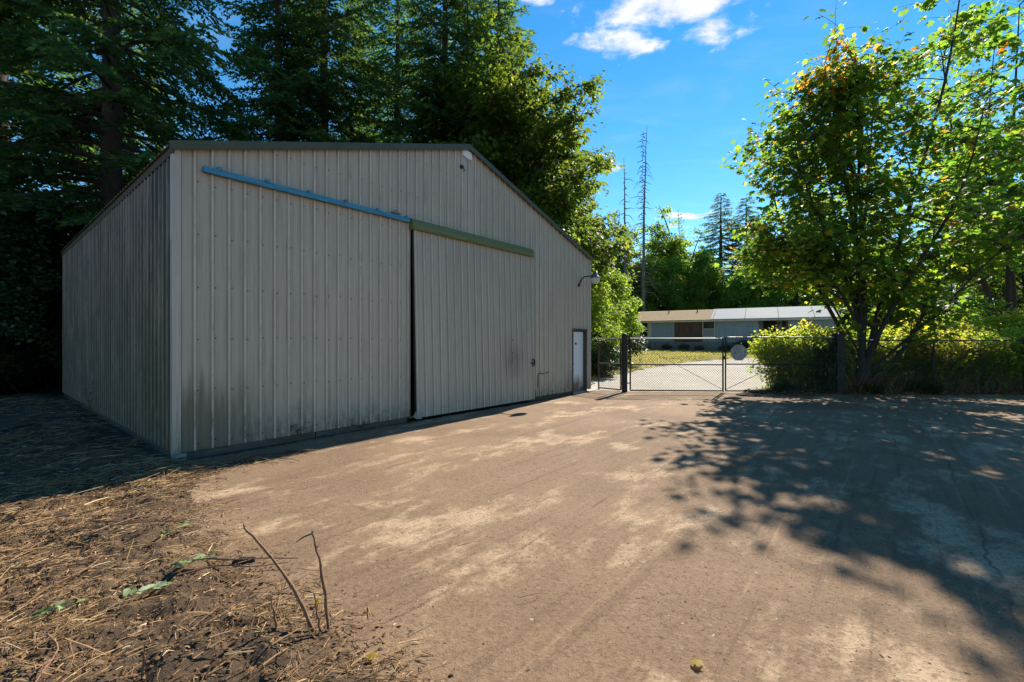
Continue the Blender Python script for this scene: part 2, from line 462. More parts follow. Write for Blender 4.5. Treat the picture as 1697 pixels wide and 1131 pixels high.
def ground_mat(name, dark, mid, light, dirn=50.0, patch=0.5):
    m, t, out = mat(name)
    ob = t.n('TexCoord').outputs['Object']
    st = t.map(ob, (1, 1, 1), (0, 0, -rad(dirn)))
    st = t.map(st, (0.62, 1.15, 1))
    a = t.noise(st, 0.85, 9, 0.66, 0.35)
    b = t.noise(st, 3.4, 8, 0.7, 0.2)
    md = t.noise(ob, 11, 6, 0.75)
    g = t.noise(ob, 55, 4, 0.75)
    g2 = t.noise(ob, 170, 2, 0.7)
    bl = t.noise(ob, 0.28, 4, 0.6, 0.6)
    f = t.math('ADD', t.math('MULTIPLY', a, 0.62), t.math('ADD', t.math('MULTIPLY', b, 0.26), t.math('MULTIPLY', md, 0.12)))
    c = t.mix(t.smooth(bl, 0.3, 0.7), dark, mid)
    c = t.mix(t.math('MULTIPLY', t.smooth(f, 0.505, 0.60), patch), c, light)
    c = t.mix(t.math('MULTIPLY', t.smooth(b, 0.56, 0.72), 0.35), c, tuple(x * 0.7 for x in dark))
    c = t.mix(t.math('MULTIPLY', t.smooth(md, 0.5, 0.68), 0.4), c, tuple(x * 0.55 for x in dark))
    g3 = t.noise(ob, 26, 6, 0.8)
    c = t.mix(t.math('MULTIPLY', t.smooth(g3, 0.49, 0.63), 0.6), c, tuple(x * 0.5 for x in dark))
    c = t.mix(t.math('MULTIPLY', t.smooth(t.noise(ob, 19, 6, 0.8), 0.56, 0.72), 0.35), c, tuple(min(1, x * 1.15) for x in light))
    if name == 'compacted_dirt':
        rot = t.map(ob, (1, 1, 1), (0, 0, -rad(dirn)))
        # scuffs left by tyres, running along the shed
        sc1 = t.noise(t.map(rot, (0.22, 5.5, 1)), 1.5, 5, 0.7, 0.3)
        c = t.mix(t.math('MULTIPLY', t.smooth(sc1, 0.53, 0.66), 0.5), c, tuple(x * 0.62 for x in dark))
        c = t.mix(t.math('MULTIPLY', t.math('SUBTRACT', 1.0, t.smooth(sc1, 0.30, 0.42)), 0.25), c, light)
        rs = t.n('SeparateXYZ'); t.l(rot, rs.inputs[0])
        wv = t.math('MULTIPLY', t.math('SUBTRACT', t.noise(ob, 1.3, 6, 0.7), 0.5), 0.22)
        jt = None
        for jv in (2.37, 5.25, -0.6):                              # edges of old slabs showing through the dirt
            dv = t.math('ABSOLUTE', t.math('ADD', t.math('SUBTRACT', rs.outputs[1], jv), wv))
            jm = t.math('SUBTRACT', 1.0, t.smooth(dv, 0.0, 0.022))
            jt = jm if jt is None else t.math('MAXIMUM', jt, jm)
        jt = t.math('MULTIPLY', jt, t.smooth(t.noise(ob, 0.9, 4, 0.6), 0.40, 0.58))
        c = t.mix(t.math('MULTIPLY', jt, 0.7), c, tuple(x * 0.4 for x in dark))
    # damp / oily stains
    stn = t.smooth(t.noise(t.map(ob, (0.8, 0.8, 1), (0, 0, 0), (3.3, 1.7, 0)), 0.9, 5, 0.6, 0.5), 0.62, 0.76)
    c = t.mix(t.math('MULTIPLY', stn, 0.5), c, tuple(x * 0.55 for x in dark))
    c = t.mix(t.math('MULTIPLY', t.smooth(g, 0.52, 0.72), 0.42), c, tuple(x * 0.5 for x in dark))
    c = t.mix(t.math('MULTIPLY', t.smooth(g2, 0.60, 0.75), 0.35), c, tuple(min(1, x * 1.5) for x in light))
    # fine cracks along old slab joints
    vo = t.n('TexVoronoi', feature='DISTANCE_TO_EDGE'); vo.inputs['Scale'].default_value = 0.33
    wob = t.n('VectorMath', operation='ADD')
    nzc = t.n('TexNoise'); nzc.inputs['Scale'].default_value = 2.2; nzc.inputs['Detail'].default_value = 5
    t.l(ob, nzc.inputs['Vector'])
    scl = t.n('VectorMath', operation='SCALE'); t.l(nzc.outputs['Color'], scl.inputs[0]); scl.inputs['Scale'].default_value = 0.5
    t.l(ob, wob.inputs[0]); t.l(scl.outputs[0], wob.inputs[1]); t.l(wob.outputs[0], vo.inputs['Vector'])
    crk = t.math('MULTIPLY', t.math('SUBTRACT', 1.0, t.smooth(vo.outputs['Distance'], 0.0, 0.010)), t.smooth(t.noise(ob, 0.8, 3, 0.5), 0.45, 0.6))
    c = t.mix(t.math('MULTIPLY', crk, 0.22), c, tuple(x * 0.55 for x in dark))
    h = t.math('ADD', t.math('MULTIPLY', t.math('ADD', f, t.math('MULTIPLY', md, 0.5)), 1.4), t.math('ADD', t.math('MULTIPLY', g, 0.5), t.math('MULTIPLY', g2, 0.30)))
    h = t.math('SUBTRACT', h, t.math('MULTIPLY', crk, 0.12))
    principled(t, out, c, 0.92, 0, 0.25, h, 0.022, 0.75)
    return m

M['dirt'] = ground_mat('compacted_dirt', (0.152, 0.094, 0.054), (0.225, 0.146, 0.087), (0.45, 0.322, 0.205), 50, 0.78)
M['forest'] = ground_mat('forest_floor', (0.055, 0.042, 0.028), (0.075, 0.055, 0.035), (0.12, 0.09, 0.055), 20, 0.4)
M['gravel'] = ground_mat('pale_gravel', (0.30, 0.27, 0.24), (0.36, 0.33, 0.30), (0.46, 0.42, 0.37), 0, 0.6)
M['mulch'] = ground_mat('mulch_soil', (0.055, 0.034, 0.02), (0.10, 0.064, 0.036), (0.27, 0.18, 0.10), 20, 0.7)

def lawn_mat():
    m, t, out = mat('dry_lawn')
    ob = t.n('TexCoord').outputs['Object']
    a = t.noise(ob, 0.35, 5, 0.65); b = t.noise(ob, 6, 4, 0.7)
    f = t.math('ADD', t.math('MULTIPLY', a, 0.7), t.math('MULTIPLY', b, 0.3))
    c = t.ramp(f, [(0.36, (0.10, 0.13, 0.035)), (0.5, (0.26, 0.22, 0.065)), (0.66, (0.38, 0.28, 0.11))])
    principled(t, out, c, 0.95, 0, 0.2, b, 0.05, 0.8)
    return m
M['lawn'] = lawn_mat()

def leaf_mat(name, stops, trans=0.45, tcol=1.9, rough=0.45, spec=0.35, hue=0.04):
    """leaves: colour by each leaf's own tint; light passes through the blade"""
    m, t, out = mat(name)
    at = t.n('Attribute', attribute_name='tint')
    c = t.ramp(at.outputs['Fac'], stops)
    oi = t.n('ObjectInfo')
    hsn = t.n('HueSaturation')
    t.l(t.math('ADD', t.math('MULTIPLY', t.math('SUBTRACT', oi.outputs['Random'], 0.5), hue), 0.5), hsn.inputs['Hue'])
    t.l(t.math('ADD', t.math('MULTIPLY', oi.outputs['Random'], 0.35), 0.82), hsn.inputs['Value'])
    t.l(c, hsn.inputs['Color'])
    c = hsn.outputs['Color']
    p = t.n('BsdfPrincipled')
    p.inputs['Roughness'].default_value = rough
    p.inputs['Specular IOR Level'].default_value = spec
    t.l(c, p.inputs['Base Color'])
    tr = t.n('BsdfTranslucent')
    tc2 = t.mix(1.0, c, (tcol, tcol * 1.0, tcol * 0.45), 'MULTIPLY')
    t.l(tc2, tr.inputs['Color'])
    mx = t.n('MixShader'); mx.inputs[0].default_value = trans
    t.l(p.outputs[0], mx.inputs[1]); t.l(tr.outputs[0], mx.inputs[2])
    t.l(mx.outputs[0], out.inputs['Surface'])
    return m

M['maple'] = leaf_mat('maple_leaves', [(0.0, (0.045, 0.11, 0.025)), (0.45, (0.085, 0.17, 0.03)), (0.75, (0.17, 0.25, 0.035)), (0.88, (0.36, 0.29, 0.035)), (1.0, (0.42, 0.16, 0.035))], 0.6, 2.5, 0.55, 0.18)
M['alder'] = leaf_mat('broad_leaves', [(0.0, (0.05, 0.095, 0.028)), (0.55, (0.095, 0.155, 0.03)), (0.85, (0.18, 0.22, 0.035)), (1.0, (0.30, 0.24, 0.045))], 0.5, 2.1, 0.6, 0.15)
M['light'] = leaf_mat('sunlit_green_leaves', [(0.0, (0.075, 0.14, 0.03)), (0.55, (0.14, 0.225, 0.04)), (0.85, (0.24, 0.29, 0.05)), (1.0, (0.34, 0.28, 0.05))], 0.6, 2.4, 0.6, 0.15)
M['needle'] = leaf_mat('fir_needles', [(0.0, (0.026, 0.06, 0.03)), (0.6, (0.055, 0.105, 0.042)), (1.0, (0.16, 0.20, 0.06))], 0.48, 2.2, 0.6, 0.2, 0.02)
M['shrub'] = leaf_mat('shrub_leaves', [(0.0, (0.065, 0.115, 0.025)), (0.5, (0.14, 0.19, 0.035)), (0.85, (0.26, 0.25, 0.045)), (1.0, (0.34, 0.24, 0.06))], 0.6, 2.8, 0.6, 0.15)
M['ivy'] = leaf_mat('dark_shrub_leaves', [(0.0, (0.018, 0.04, 0.016)), (1.0, (0.05, 0.09, 0.025))], 0.3, 1.6)
M['straw'] = leaf_mat('dry_straw', [(0.0, (0.08, 0.045, 0.022)), (0.4, (0.21, 0.125, 0.058)), (0.8, (0.41, 0.275, 0.135)), (1.0, (0.58, 0.47, 0.32))], 0.1, 1.2, 0.8, 0.2, 0)
M['litter'] = leaf_mat('dead_leaves', [(0.0, (0.07, 0.04, 0.022)), (0.6, (0.20, 0.11, 0.05)), (1.0, (0.40, 0.20, 0.07))], 0.2, 1.3, 0.8, 0.2, 0)
M['crumb'] = leaf_mat('dirt_crumbs', [(0.0, (0.035, 0.025, 0.018)), (0.55, (0.12, 0.075, 0.045)), (0.9, (0.22, 0.155, 0.10)), (1.0, (0.44, 0.38, 0.31))], 0.0, 1.0, 0.9, 0.2, 0)
M['grass'] = leaf_mat('grass_blades', [(0.0, (0.09, 0.14, 0.03)), (0.5, (0.26, 0.24, 0.07)), (1.0, (0.48, 0.38, 0.17))], 0.35, 1.6, 0.7, 0.2, 0)
M['sprig'] = leaf_mat('wilted_green_leaves', [(0.0, (0.09, 0.14, 0.05)), (0.6, (0.20, 0.26, 0.12)), (1.0, (0.36, 0.40, 0.27))], 0.35, 1.5, 0.6, 0.3, 0)
M['bark'] = simple('fir_bark', (0.055, 0.045, 0.037), 0.95, 0, 0.55, 3, stretch=(4, 4, 0.7), bump=0.05)
M['maple_bark'] = simple('maple_bark', (0.04, 0.034, 0.026), 0.9, 0, 0.5, 5, stretch=(3, 3, 0.8), bump=0.02)
M['twig'] = simple('dry_stem', (0.15, 0.078, 0.042), 0.8, 0, 0.5, 14, stretch=(4, 4, 0.7), bump=0.004)
M['snag'] = simple('bleached_dead_wood', (0.16, 0.135, 0.11), 0.95, 0, 0.35, 3)
M['stone'] = simple('pebbles', (0.24, 0.20, 0.16), 0.9, 0, 0.6, 2.0)

# ------------------------------------------------------------------ the land
def axis(near, step, far, growth=1.25):
    out = [0.0]; s = step
    while out[-1] < far:
        out.append(out[-1] + s)
        if out[-1] > near: s *= growth
    return out
ay = np.array([-a for a in axis(10, 2, 1500, 1.4)[::-1][:-1]] + axis(70, 2.0, 3000, 1.35))
axx = axis(40, 2.0, 3000, 1.35)
ax = np.array([-a for a in axx[::-1][:-1]] + axx)
GX, GY = np.meshgrid(ax, ay)
GZ = gz(GX, GY) - 0.03
nx, ny = len(ax), len(ay)
idx = np.arange(nx * ny).reshape(ny, nx)
F = np.stack([idx[:-1, :-1], idx[:-1, 1:], idx[1:, 1:], idx[1:, :-1]], -1).reshape(-1, 4)
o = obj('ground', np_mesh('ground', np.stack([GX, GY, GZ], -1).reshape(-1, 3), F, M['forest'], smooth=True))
tag(o, 'dark forest floor under and around the trees', kind='structure')

def sheet(name, poly, res, off, m, hfun=None, label=None, jitter=0.0):
    poly = np.asarray(poly, float)
    x = np.arange(poly[:, 0].min() - res, poly[:, 0].max() + 2 * res, res)
    y = np.arange(poly[:, 1].min() - res, poly[:, 1].max() + 2 * res, res)
    X, Y = np.meshgrid(x, y)
    P = np.stack([X.ravel(), Y.ravel()], 1)
    sdv = poly_sd(P, poly)
    if jitter: sdv = sdv + (fbm(P[:, 0] * 1.3, P[:, 1] * 1.3, 4, 31) - 0.5) * jitter
    Z = gz(P[:, 0], P[:, 1]) + off
    if hfun is not None: Z = Z + hfun(P[:, 0], P[:, 1], sdv)
    n1, n2 = len(y), len(x)
    ii = np.arange(n1 * n2).reshape(n1, n2)
    Fq = np.stack([ii[:-1, :-1], ii[:-1, 1:], ii[1:, 1:], ii[1:, :-1]], -1).reshape(-1, 4)
    keep = (sdv[Fq] > 0).all(1)
    Fq = Fq[keep]
    used, inv = np.unique(Fq, return_inverse=True)
    V = np.stack([P[used, 0], P[used, 1], Z[used]], 1)
    oo = obj(name, np_mesh(name, V, inv.reshape(-1, 4), m, smooth=True))
    return tag(oo, label, kind='structure')

YARD = [(-4.75, 6.5), (2.6, 15.4), (3.0, 15.9), (4.0, 15.7), (24, 15.0), (60, 14.5), (60, -12), (-14, -12), (-14, 3.5), (-6.5, 3.5)]
def yard_h(x, y, s):
    return (fbm(x * 0.7, y * 0.7, 4, 3) - 0.5) * 0.03 + (fbm(x * 3, y * 3, 3, 9) - 0.5) * 0.008
sheet('dirt_yard', YARD, 0.11, 0.0, M['dirt'], yard_h, 'packed brown dirt yard in front of the metal shed')
GRAVEL = [(2.2, 15.3), (3.0, 19.0), (6.2, 23.5), (10.2, 28.5), (13.4, 31.2), (17.0, 33.0), (20, 37), (24, 35.5), (20, 30), (15.5, 24), (12, 19), (10.2, 15.3)]
sheet('gravel_drive', GRAVEL, 0.3, -0.008, M['gravel'], None, 'pale gravel drive beyond the chain link gate', 1.2)
LAWN = [(1.0, 17.5), (3.0, 18.7), (6.4, 23.3), (10.4, 28.0), (13.6, 30.8), (17.2, 32.6), (20.5, 36), (27, 36), (29, 38.2), (24, 41), (12.2, 48), (9, 47), (4, 30)]
sheet('lawn', LAWN, 0.3, -0.004, M['lawn'], None, 'sun-dried yellow green lawn in front of the blue house', 1.0)

MULCH = [(-3.55, 5.05), (-3.1, 4.55), (-2.75, 4.05), (-2.1, 3.52), (-1.72, 3.1), (-1.05, 2.72), (-0.72, 2.42), (-0.58, 2.2), (-0.2, 1.2), (0.0, 0.0), (-20, 0), (-24, 16), (-14.6, 14.5), (-4.95, 6.45), (-4.3, 6.35), (-2.9, 7.6), (-2.7, 7.5), (-3.9, 5.75)]
def mulch_h(x, y, s):
    k = np.clip(s / 0.35, 0, 1)
    return k * (0.035 + (fbm(x * 2.2, y * 2.2, 3, 5) - 0.5) * 0.12 + (fbm(x * 7, y * 7, 3, 6) - 0.45) * 0.11 + (fbm(x * 19, y * 19, 2, 8) - 0.5) * 0.04) - (1 - k) * 0.012
near_m = [p for p in MULCH]
def clipbox(poly, x0, y0, x1, y1):
    # Sutherland-Hodgman against an axis box
    def clip(ps, inside, inter):
        out = []
        for i, p in enumerate(ps):
            q = ps[(i + 1) % len(ps)]
            if inside(p):
                out.append(p)
                if not inside(q): out.append(inter(p, q))
            elif inside(q): out.append(inter(p, q))
        return out
    def ix(xv): return lambda p, q: (xv, p[1] + (q[1] - p[1]) * (xv - p[0]) / (q[0] - p[0]))
    def iy(yv): return lambda p, q: (p[0] + (q[0] - p[0]) * (yv - p[1]) / (q[1] - p[1]), yv)
    ps = clip(poly, lambda p: p[0] >= x0, ix(x0)); ps = clip(ps, lambda p: p[0] <= x1, ix(x1))
    ps = clip(ps, lambda p: p[1] >= y0, iy(y0)); ps = clip(ps, lambda p: p[1] <= y1, iy(y1))
    return ps
def mulch_near_h(x, y, s):
    # distance measured to the bed's own outline, not the clipped one
    s2 = poly_sd(np.stack([x, y], 1), MULCH)
    return mulch_h(x, y, s2)
sheet('mulch_bed', clipbox(MULCH, -9.5, 1.4, 1, 9.5), 0.034, 0.006, M['mulch'], mulch_near_h, 'raised bed of straw and dead stems at the front corner')
sheet('shaded_floor', clipbox(MULCH, -24, -1, -9.5, 16), 0.16, 0.006, M['forest'], mulch_near_h, 'shaded litter beside the long mossy shed wall')  # shade put into the colour: darker floor material than the near bed

# ------------------------------------------------------------------ metal shed
# local axes: x along the gable front, y along the side wall going back, z up
SHED_RZ = math.atan2(0.767, 0.641)
shed = thing('metal_shed', 'large beige ribbed metal shed with a gable front and sliding door', 'shed', (-4.90, 6.567, 0), SHED_RZ)
W_, L_, EAVE, RIDGE = 11.85, 12.3, 4.53, 6.45
PITCH = 0.2286
def topline(x): return EAVE + (RIDGE - EAVE) * (1 - abs(x - W_ / 2) / (W_ / 2))
def rib_points(a, b, phase):
    """(x, height) profile between a and b: one major rib per pitch with two minor ribs between"""
    pts = []
    k0 = int(math.floor((a - phase) / PITCH)) - 1
    k1 = int(math.ceil((b - phase) / PITCH)) + 1
    for k in range(k0, k1 + 1):
        c = phase + k * PITCH
        pts += [(c - 0.026, 0), (c - 0.014, 0.027), (c + 0.014, 0.027), (c + 0.026, 0)]
        for m_ in (0.0762, 0.1524):
            pts += [(c + m_ - 0.013, 0), (c + m_ - 0.006, 0.006), (c + m_ + 0.006, 0.006), (c + m_ + 0.013, 0)]
    def hgt(x):
        for (xa, ha), (xb, hb) in zip(pts, pts[1:]):
            if xa <= x <= xb: return ha + (hb - ha) * (x - xa) / max(xb - xa, 1e-9)
        return 0.0
    mid = [(x, h) for x, h in pts if a + 1e-6 < x < b - 1e-6]
    return [(a, hgt(a))] + mid + [(b, hgt(b))]
def ribbed(a, b, phase, zb, zt, openings, place, lift=0.0):
    """one ribbed sheet from a to b; openings are (x0, x1, z0, z1); place(x, h, z) puts the point in the shed"""
    mb = MB()
    cuts = sorted({a, b, *[v for op in openings for v in op[:2] if a < v < b]})
    for c0, c1 in zip(cuts, cuts[1:]):
        xm = (c0 + c1) / 2
        spans = [(zb, None)]
        for ox0, ox1, oz0, oz1 in openings:
            if ox0 <= xm <= ox1:
                spans = ([(zb, oz0)] if oz0 > zb + 0.01 else []) + [(oz1, None)]
        pts = rib_points(c0, c1, phase)
        if c0 < W_ / 2 < c1 and zt is topline:
            i = next(i for i, p in enumerate(pts) if p[0] >= W_ / 2)
            if abs(pts[i][0] - W_ / 2) > 1e-6: pts.insert(i, (W_ / 2, (pts[i - 1][1] + pts[i][1]) / 2))
        for s0, s1 in spans:
            n = len(pts); vs = []
            for x, h in pts: vs.append(place(x, h + lift, s0 if not callable(s0) else s0(x)))
            for x, h in pts: vs.append(place(x, h + lift, (zt(x) if s1 is None else s1)))
            mb.add(vs, [(i, i + 1, n + i + 1, n + i) for i in range(n - 1)])
            for _ in range(2): mb.rib += [1.0 if h > 0.02 else (0.5 if abs(((x - phase) / PITCH + 0.5) % 1.0 - 0.5) * PITCH > 0.04 else 0.0) for x, h in pts]
    return mb
SHEET = 4 * PITCH
front_open = [(4.205, 8.36, 0.0, 4.12), (10.74, 11.58, 0.0, 2.08)]
x = 0.02; i = 0
while x < W_ - 0.02:
    b = min(x + SHEET + 0.012, W_)
    ribbed(max(x - 0.0, 0.0), b, 0.02, 0.085, topline, front_open, lambda X, h, z: (X, -h, z), 0.0012 * (i % 2)).build('wall_panel', M['front'], shed)
    x += SHEET; i += 1
y = 0.0; i = 0
while y < L_ - 0.05:                                                # left wall (seen) and the two hidden ones
    b = min(y + SHEET + 0.012, L_)
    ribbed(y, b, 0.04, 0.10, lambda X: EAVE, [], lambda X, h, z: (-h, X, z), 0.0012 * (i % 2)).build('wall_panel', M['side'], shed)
    ribbed(y, b, 0.04, 0.05, lambda X: EAVE, [], lambda X, h, z: (W_ + h, X, z), 0.0012 * (i % 2)).build('wall_panel', M['front'], shed)
    y += SHEET; i += 1
x = 0.02
while x < W_ - 0.02:
    b = min(x + SHEET + 0.012, W_)
    ribbed(x, b, 0.02, 0.05, topline, [], lambda X, h, z: (X, L_ + h, z)).build('wall_panel', M['front'], shed)
    x += SHEET
# roof sheets, both slopes, running from eave to ridge with a small overhang
OV, OVR = 0.07, 0.07
slope = (RIDGE - EAVE) / (W_ / 2)
y = -OVR; i = 0
while y < L_ + OVR - 0.05:
    b = min(y + SHEET + 0.012, L_ + OVR)
    for sgn in (0, 1):
        pts = rib_points(y, b, 0.1); n = len(pts); vs = []
        for k, xx in enumerate((-OV, W_ / 2)):
            for yy, h in pts:
                X = xx if sgn == 0 else W_ - xx
                vs.append((X, yy, EAVE + slope * xx + 0.035 + h + 0.0015 * (i % 2)))
        mb = MB().add(vs, [(q, q + 1, n + q + 1, n + q) for q in range(n - 1)])
        me_o = mb.build('roof_panel', M['roof'], shed)
    y += SHEET; i += 1
MB().tube([(W_ / 2, -OVR, RIDGE + 0.055), (W_ / 2, L_ + OVR, RIDGE + 0.055)], 0.045, 8).build('ridge_cap', M['rake'], shed)
# rake trim along the two front gable edges (L-section) and fascia under the left eave
for sgn in (0, 1):
    mb = MB()
    def rk(xx): return xx if sgn == 0 else W_ - xx
    x0, x1 = -OV, W_ / 2
    sec = [(-OVR - 0.012, 0.068), (-OVR - 0.012, -0.045), (-OVR - 0.022, -0.055), (-OVR - 0.03, -0.045), (-OVR - 0.026, 0.078), (0.02, 0.082), (0.02, 0.070)]
    n = len(sec); vs = []
    for xx in (x0, x1):
        zz = EAVE + slope * xx
        for yy, dz in sec: vs.append((rk(xx), yy, zz + dz))
    fs = [(q, (q + 1) % n, n + (q + 1) % n, n + q) for q in range(n)] + [tuple(range(n)), tuple(range(2 * n - 1, n - 1, -1))]
    mb.add(vs, fs).build('rake_trim', M['rake'], shed)
    mb = MB().box(rk(-0.02) - 0.012, rk(-0.02) + 0.012, -0.04, L_ + 0.04, EAVE - 0.10, EAVE + 0.012)
    mb.build('eave_fascia', M['wood_dark'], shed)
# white end plate at the ridge
MB().add([(W_ / 2 - 0.17, -0.032, RIDGE - 0.08), (W_ / 2 - 0.17, -0.032, RIDGE - 0.22), (W_ / 2 - 0.05, -0.032, RIDGE - 0.255), (W_ / 2 + 0.13, -0.032, RIDGE - 0.27), (W_ / 2 + 0.13, -0.032, RIDGE - 0.1), (W_ / 2, -0.032, RIDGE - 0.055),
          (W_ / 2 - 0.17, -0.024, RIDGE - 0.08), (W_ / 2 - 0.17, -0.024, RIDGE - 0.22), (W_ / 2 - 0.05, -0.024, RIDGE - 0.255), (W_ / 2 + 0.13, -0.024, RIDGE - 0.27), (W_ / 2 + 0.13, -0.024, RIDGE - 0.1), (W_ / 2, -0.024, RIDGE - 0.055)],
         [(0, 1, 2, 3, 4, 5), (11, 10, 9, 8, 7, 6)] + [(q, (q + 1) % 6 + 0, (q + 1) % 6 + 6, q + 6) for q in range(6)]).build('ridge_plate', M['white'], shed)
# round cable gland on the gable
mb = MB(); mb.tube([(5.72, -0.002, 5.93), (5.72, -0.05, 5.93), (5.72, -0.055, 5.93)], [0.05, 0.045, 0.02], 10); mb.tube([(5.74, -0.04, 5.93), (5.76, -0.07, 5.87), (5.76, -0.06, 5.82)], 0.012, 5)
mb.build('cable_gland', M['screw'], shed)
# corner trims in two lengths
for (cx, sx) in ((0.0, 1), (W_, -1)):
    for z0, z1, g in ((0.075, 3.22, 0.0), (3.20, EAVE + 0.02, 0.003)):
        mb = MB()
        d = 0.026 + g
        o_ = [(cx - sx * d, -d), (cx + sx * 0.075, -d), (cx + sx * 0.082, -0.004), (cx + sx * 0.066, -d + 0.006), (cx - sx * (d - 0.006), -d + 0.006), (cx - sx * (d - 0.006), 0.085), (cx - sx * d, 0.085)]
        n = len(o_)
        mb.add([(a_, b_, z0) for a_, b_ in o_] + [(a_, b_, z1) for a_, b_ in o_], [(q, (q + 1) % n, (q + 1) % n + n, q + n) for q in range(n)] + [tuple(range(n - 1, -1, -1)), tuple(range(n, 2 * n))])
        mb.build('corner_trim', M['trim'], shed)
# skirt boards, sill blocks
for a_, b_ in ((0.05, 2.1), (2.12, 4.12)):
    MB().box(a_, b_, 0.012, 0.06, -0.05, 0.13).build('skirt_board', M['skirt'], shed)
MB().box(8.4, 10.72, 0.012, 0.05, -0.05, 0.11).build('skirt_board', M['wood_dark'], shed)
for a_ in np.arange(0.08, 12.1, 2.45):
    MB().box(0.015, 0.06, a_, a_ + 2.42, -0.05, 0.14).build('skirt_board', M['wood_dark'], shed)
MB().box(-0.02, 0.14, -0.028, 0.10, -0.05, 0.07).build('corner_block', M['concrete'], shed)
# exposed blue door track with its brackets
tr = MB()
tr.bevbox(0.34, 4.12, -0.10, -0.03, 4.255, 4.345, 0.01).build('door_track', M['blue'], shed)
for xx in np.arange(0.55, 4.1, 0.7):
    MB().bevbox(xx - 0.03, xx + 0.03, -0.112, -0.022, 4.325, 4.385, 0.01).build('track_bracket', M['blue'], shed)
MB().add([(3.66, -0.06, 4.385), (3.92, -0.06, 4.385), (3.82, -0.06, 4.47), (3.66, -0.03, 4.385), (3.92, -0.03, 4.385), (3.82, -0.03, 4.47)], [(0, 1, 2), (5, 4, 3), (0, 3, 4, 1), (1, 4, 5, 2), (2, 5, 3, 0)]).build('track_bracket', M['steel'], shed)
# green track cover over the sliding door: a stepped moulding
sec = [(-0.02, 4.12), (-0.155, 4.12), (-0.175, 4.15), (-0.165, 4.20), (-0.165, 4.235), (-0.14, 4.25), (-0.14, 4.29), (-0.115, 4.31), (-0.115, 4.345), (-0.02, 4.375)]
n = len(sec)
MB().add([(4.16, a_, b_) for a_, b_ in sec] + [(8.44, a_, b_) for a_, b_ in sec], [(q, (q + 1) % n, (q + 1) % n + n, q + n) for q in range(n)] + [tuple(range(n)), tuple(range(2 * n - 1, n - 1, -1))]).build('track_cover', M['green'], shed)
# timber round the big opening, dark inside
MB().box(4.03, 4.205, 0.03, 0.14, 0.0, 4.12).box(8.36, 8.46, 0.03, 0.14, 0.0, 4.12).box(4.03, 8.46, 0.032, 0.138, 4.122, 4.26).build('opening_frame', M['int'], shed)
MB().box(0.2, W_ - 0.2, 0.3, L_ - 0.2, -0.02, 0.02).build('slab', M['concrete'], shed)
# sliding door: five sheets on a frame, hanging a little out at the foot
door = sub('sliding_door', shed, (0, -0.075, 4.2), (-0.027, 0, 0))
dx0, dx1 = 4.235, 8.40
x = dx0; i = 0
while x < dx1 - 0.02:
    b = min(x + SHEET + 0.01, dx1)
    ribbed(x, b, dx0 + 0.03, -4.135, lambda X: -0.01, [], lambda X, h, z: (X, -h, z), 0.0012 * (i % 2)).build('door_panel', M['doorskin'], door)
    x += SHEET; i += 1
MB().box(dx0, dx0 + 0.05, 0.004, 0.07, -4.13, 0).box(dx1 - 0.05, dx1, 0.004, 0.07, -4.13, 0).box(dx0 + 0.05, dx1 - 0.05, 0.006, 0.07, -4.12, -4.02).box(dx0 + 0.05, dx1 - 0.05, 0.006, 0.07, -2.2, -2.1).build('door_frame', M['int'], door)
MB().tube([(8.33, -0.02, -3.02), (8.345, -0.07, -3.0), (8.35, -0.085, -3.08), (8.34, -0.07, -3.16), (8.33, -0.02, -3.2)], [0.018, 0.02, 0.024, 0.02, 0.016], 7).tube([(8.28, -0.022, -3.11), (8.39, -0.03, -3.11)], 0.022, 6).build('door_handle', M['black'], door)
for zz in (-2.45, -2.8): MB().tube([(7.45, -0.02, zz), (7.45, -0.035, zz)], 0.017, 7).build('bolt', M['screw'], door)
MB().add([(dx0 - 0.02, -0.02, -4.15), (dx0 + 0.10, -0.05, -4.16), (dx0 + 0.04, -0.01, -3.9), (dx0 - 0.05, 0.06, -4.1)], [(0, 1, 2), (0, 2, 3), (0, 3, 1), (1, 3, 2)]).build('bent_corner', M['doorskin'], door)
# thin bent bracket low on the wall
MB().tube([(8.80, -0.03, 0.36), (8.80, -0.03, 0.70), (8.82, -0.04, 0.75), (8.9, -0.05, 0.765), (9.05, -0.05, 0.74), (9.2, -0.05, 0.755), (9.31, -0.05, 0.79)], 0.013, 6).build('pipe_bracket', M['black'], shed)
# man door in its recess
md = sub('entry_door', shed, (10.74, 0.0, 0.0))
MB().bevbox(0.035, 0.80, 0.09, 0.13, 0.03, 2.03, 0.005).build('door_leaf', M['white_door'], md)
MB().box(-0.045, 0.0, -0.03, 0.14, 0, 2.09).box(-0.045, 0.88, -0.034, 0.14, 2.09, 2.13).box(0.80, 0.86, -0.028, 0.14, 0, 2.09).build('door_jamb', M['wood_dark'], md)
for xx in (0.27, 0.33): MB().box(xx, xx + 0.045, 0.082, 0.09, 1.60, 1.66).build('door_mark', M['black'], md)
MB().box(0.02, 0.86, 0.0, 0.12, -0.03, 0.03).build('threshold', M['concrete'], md)
mb = MB(); mb.lathe([(0.0, 0.0), (0.03, 0.0), (0.035, 0.03), (0.02, 0.05), (0, 0.055)], (0, 0, 0), 8)
kn = MB().tube([(0.10, 0.09, 0.98), (0.10, 0.04, 0.98), (0.10, 0.02, 0.98)], [0.018, 0.03, 0.02], 8); kn.build('door_knob', M['steel'], md)
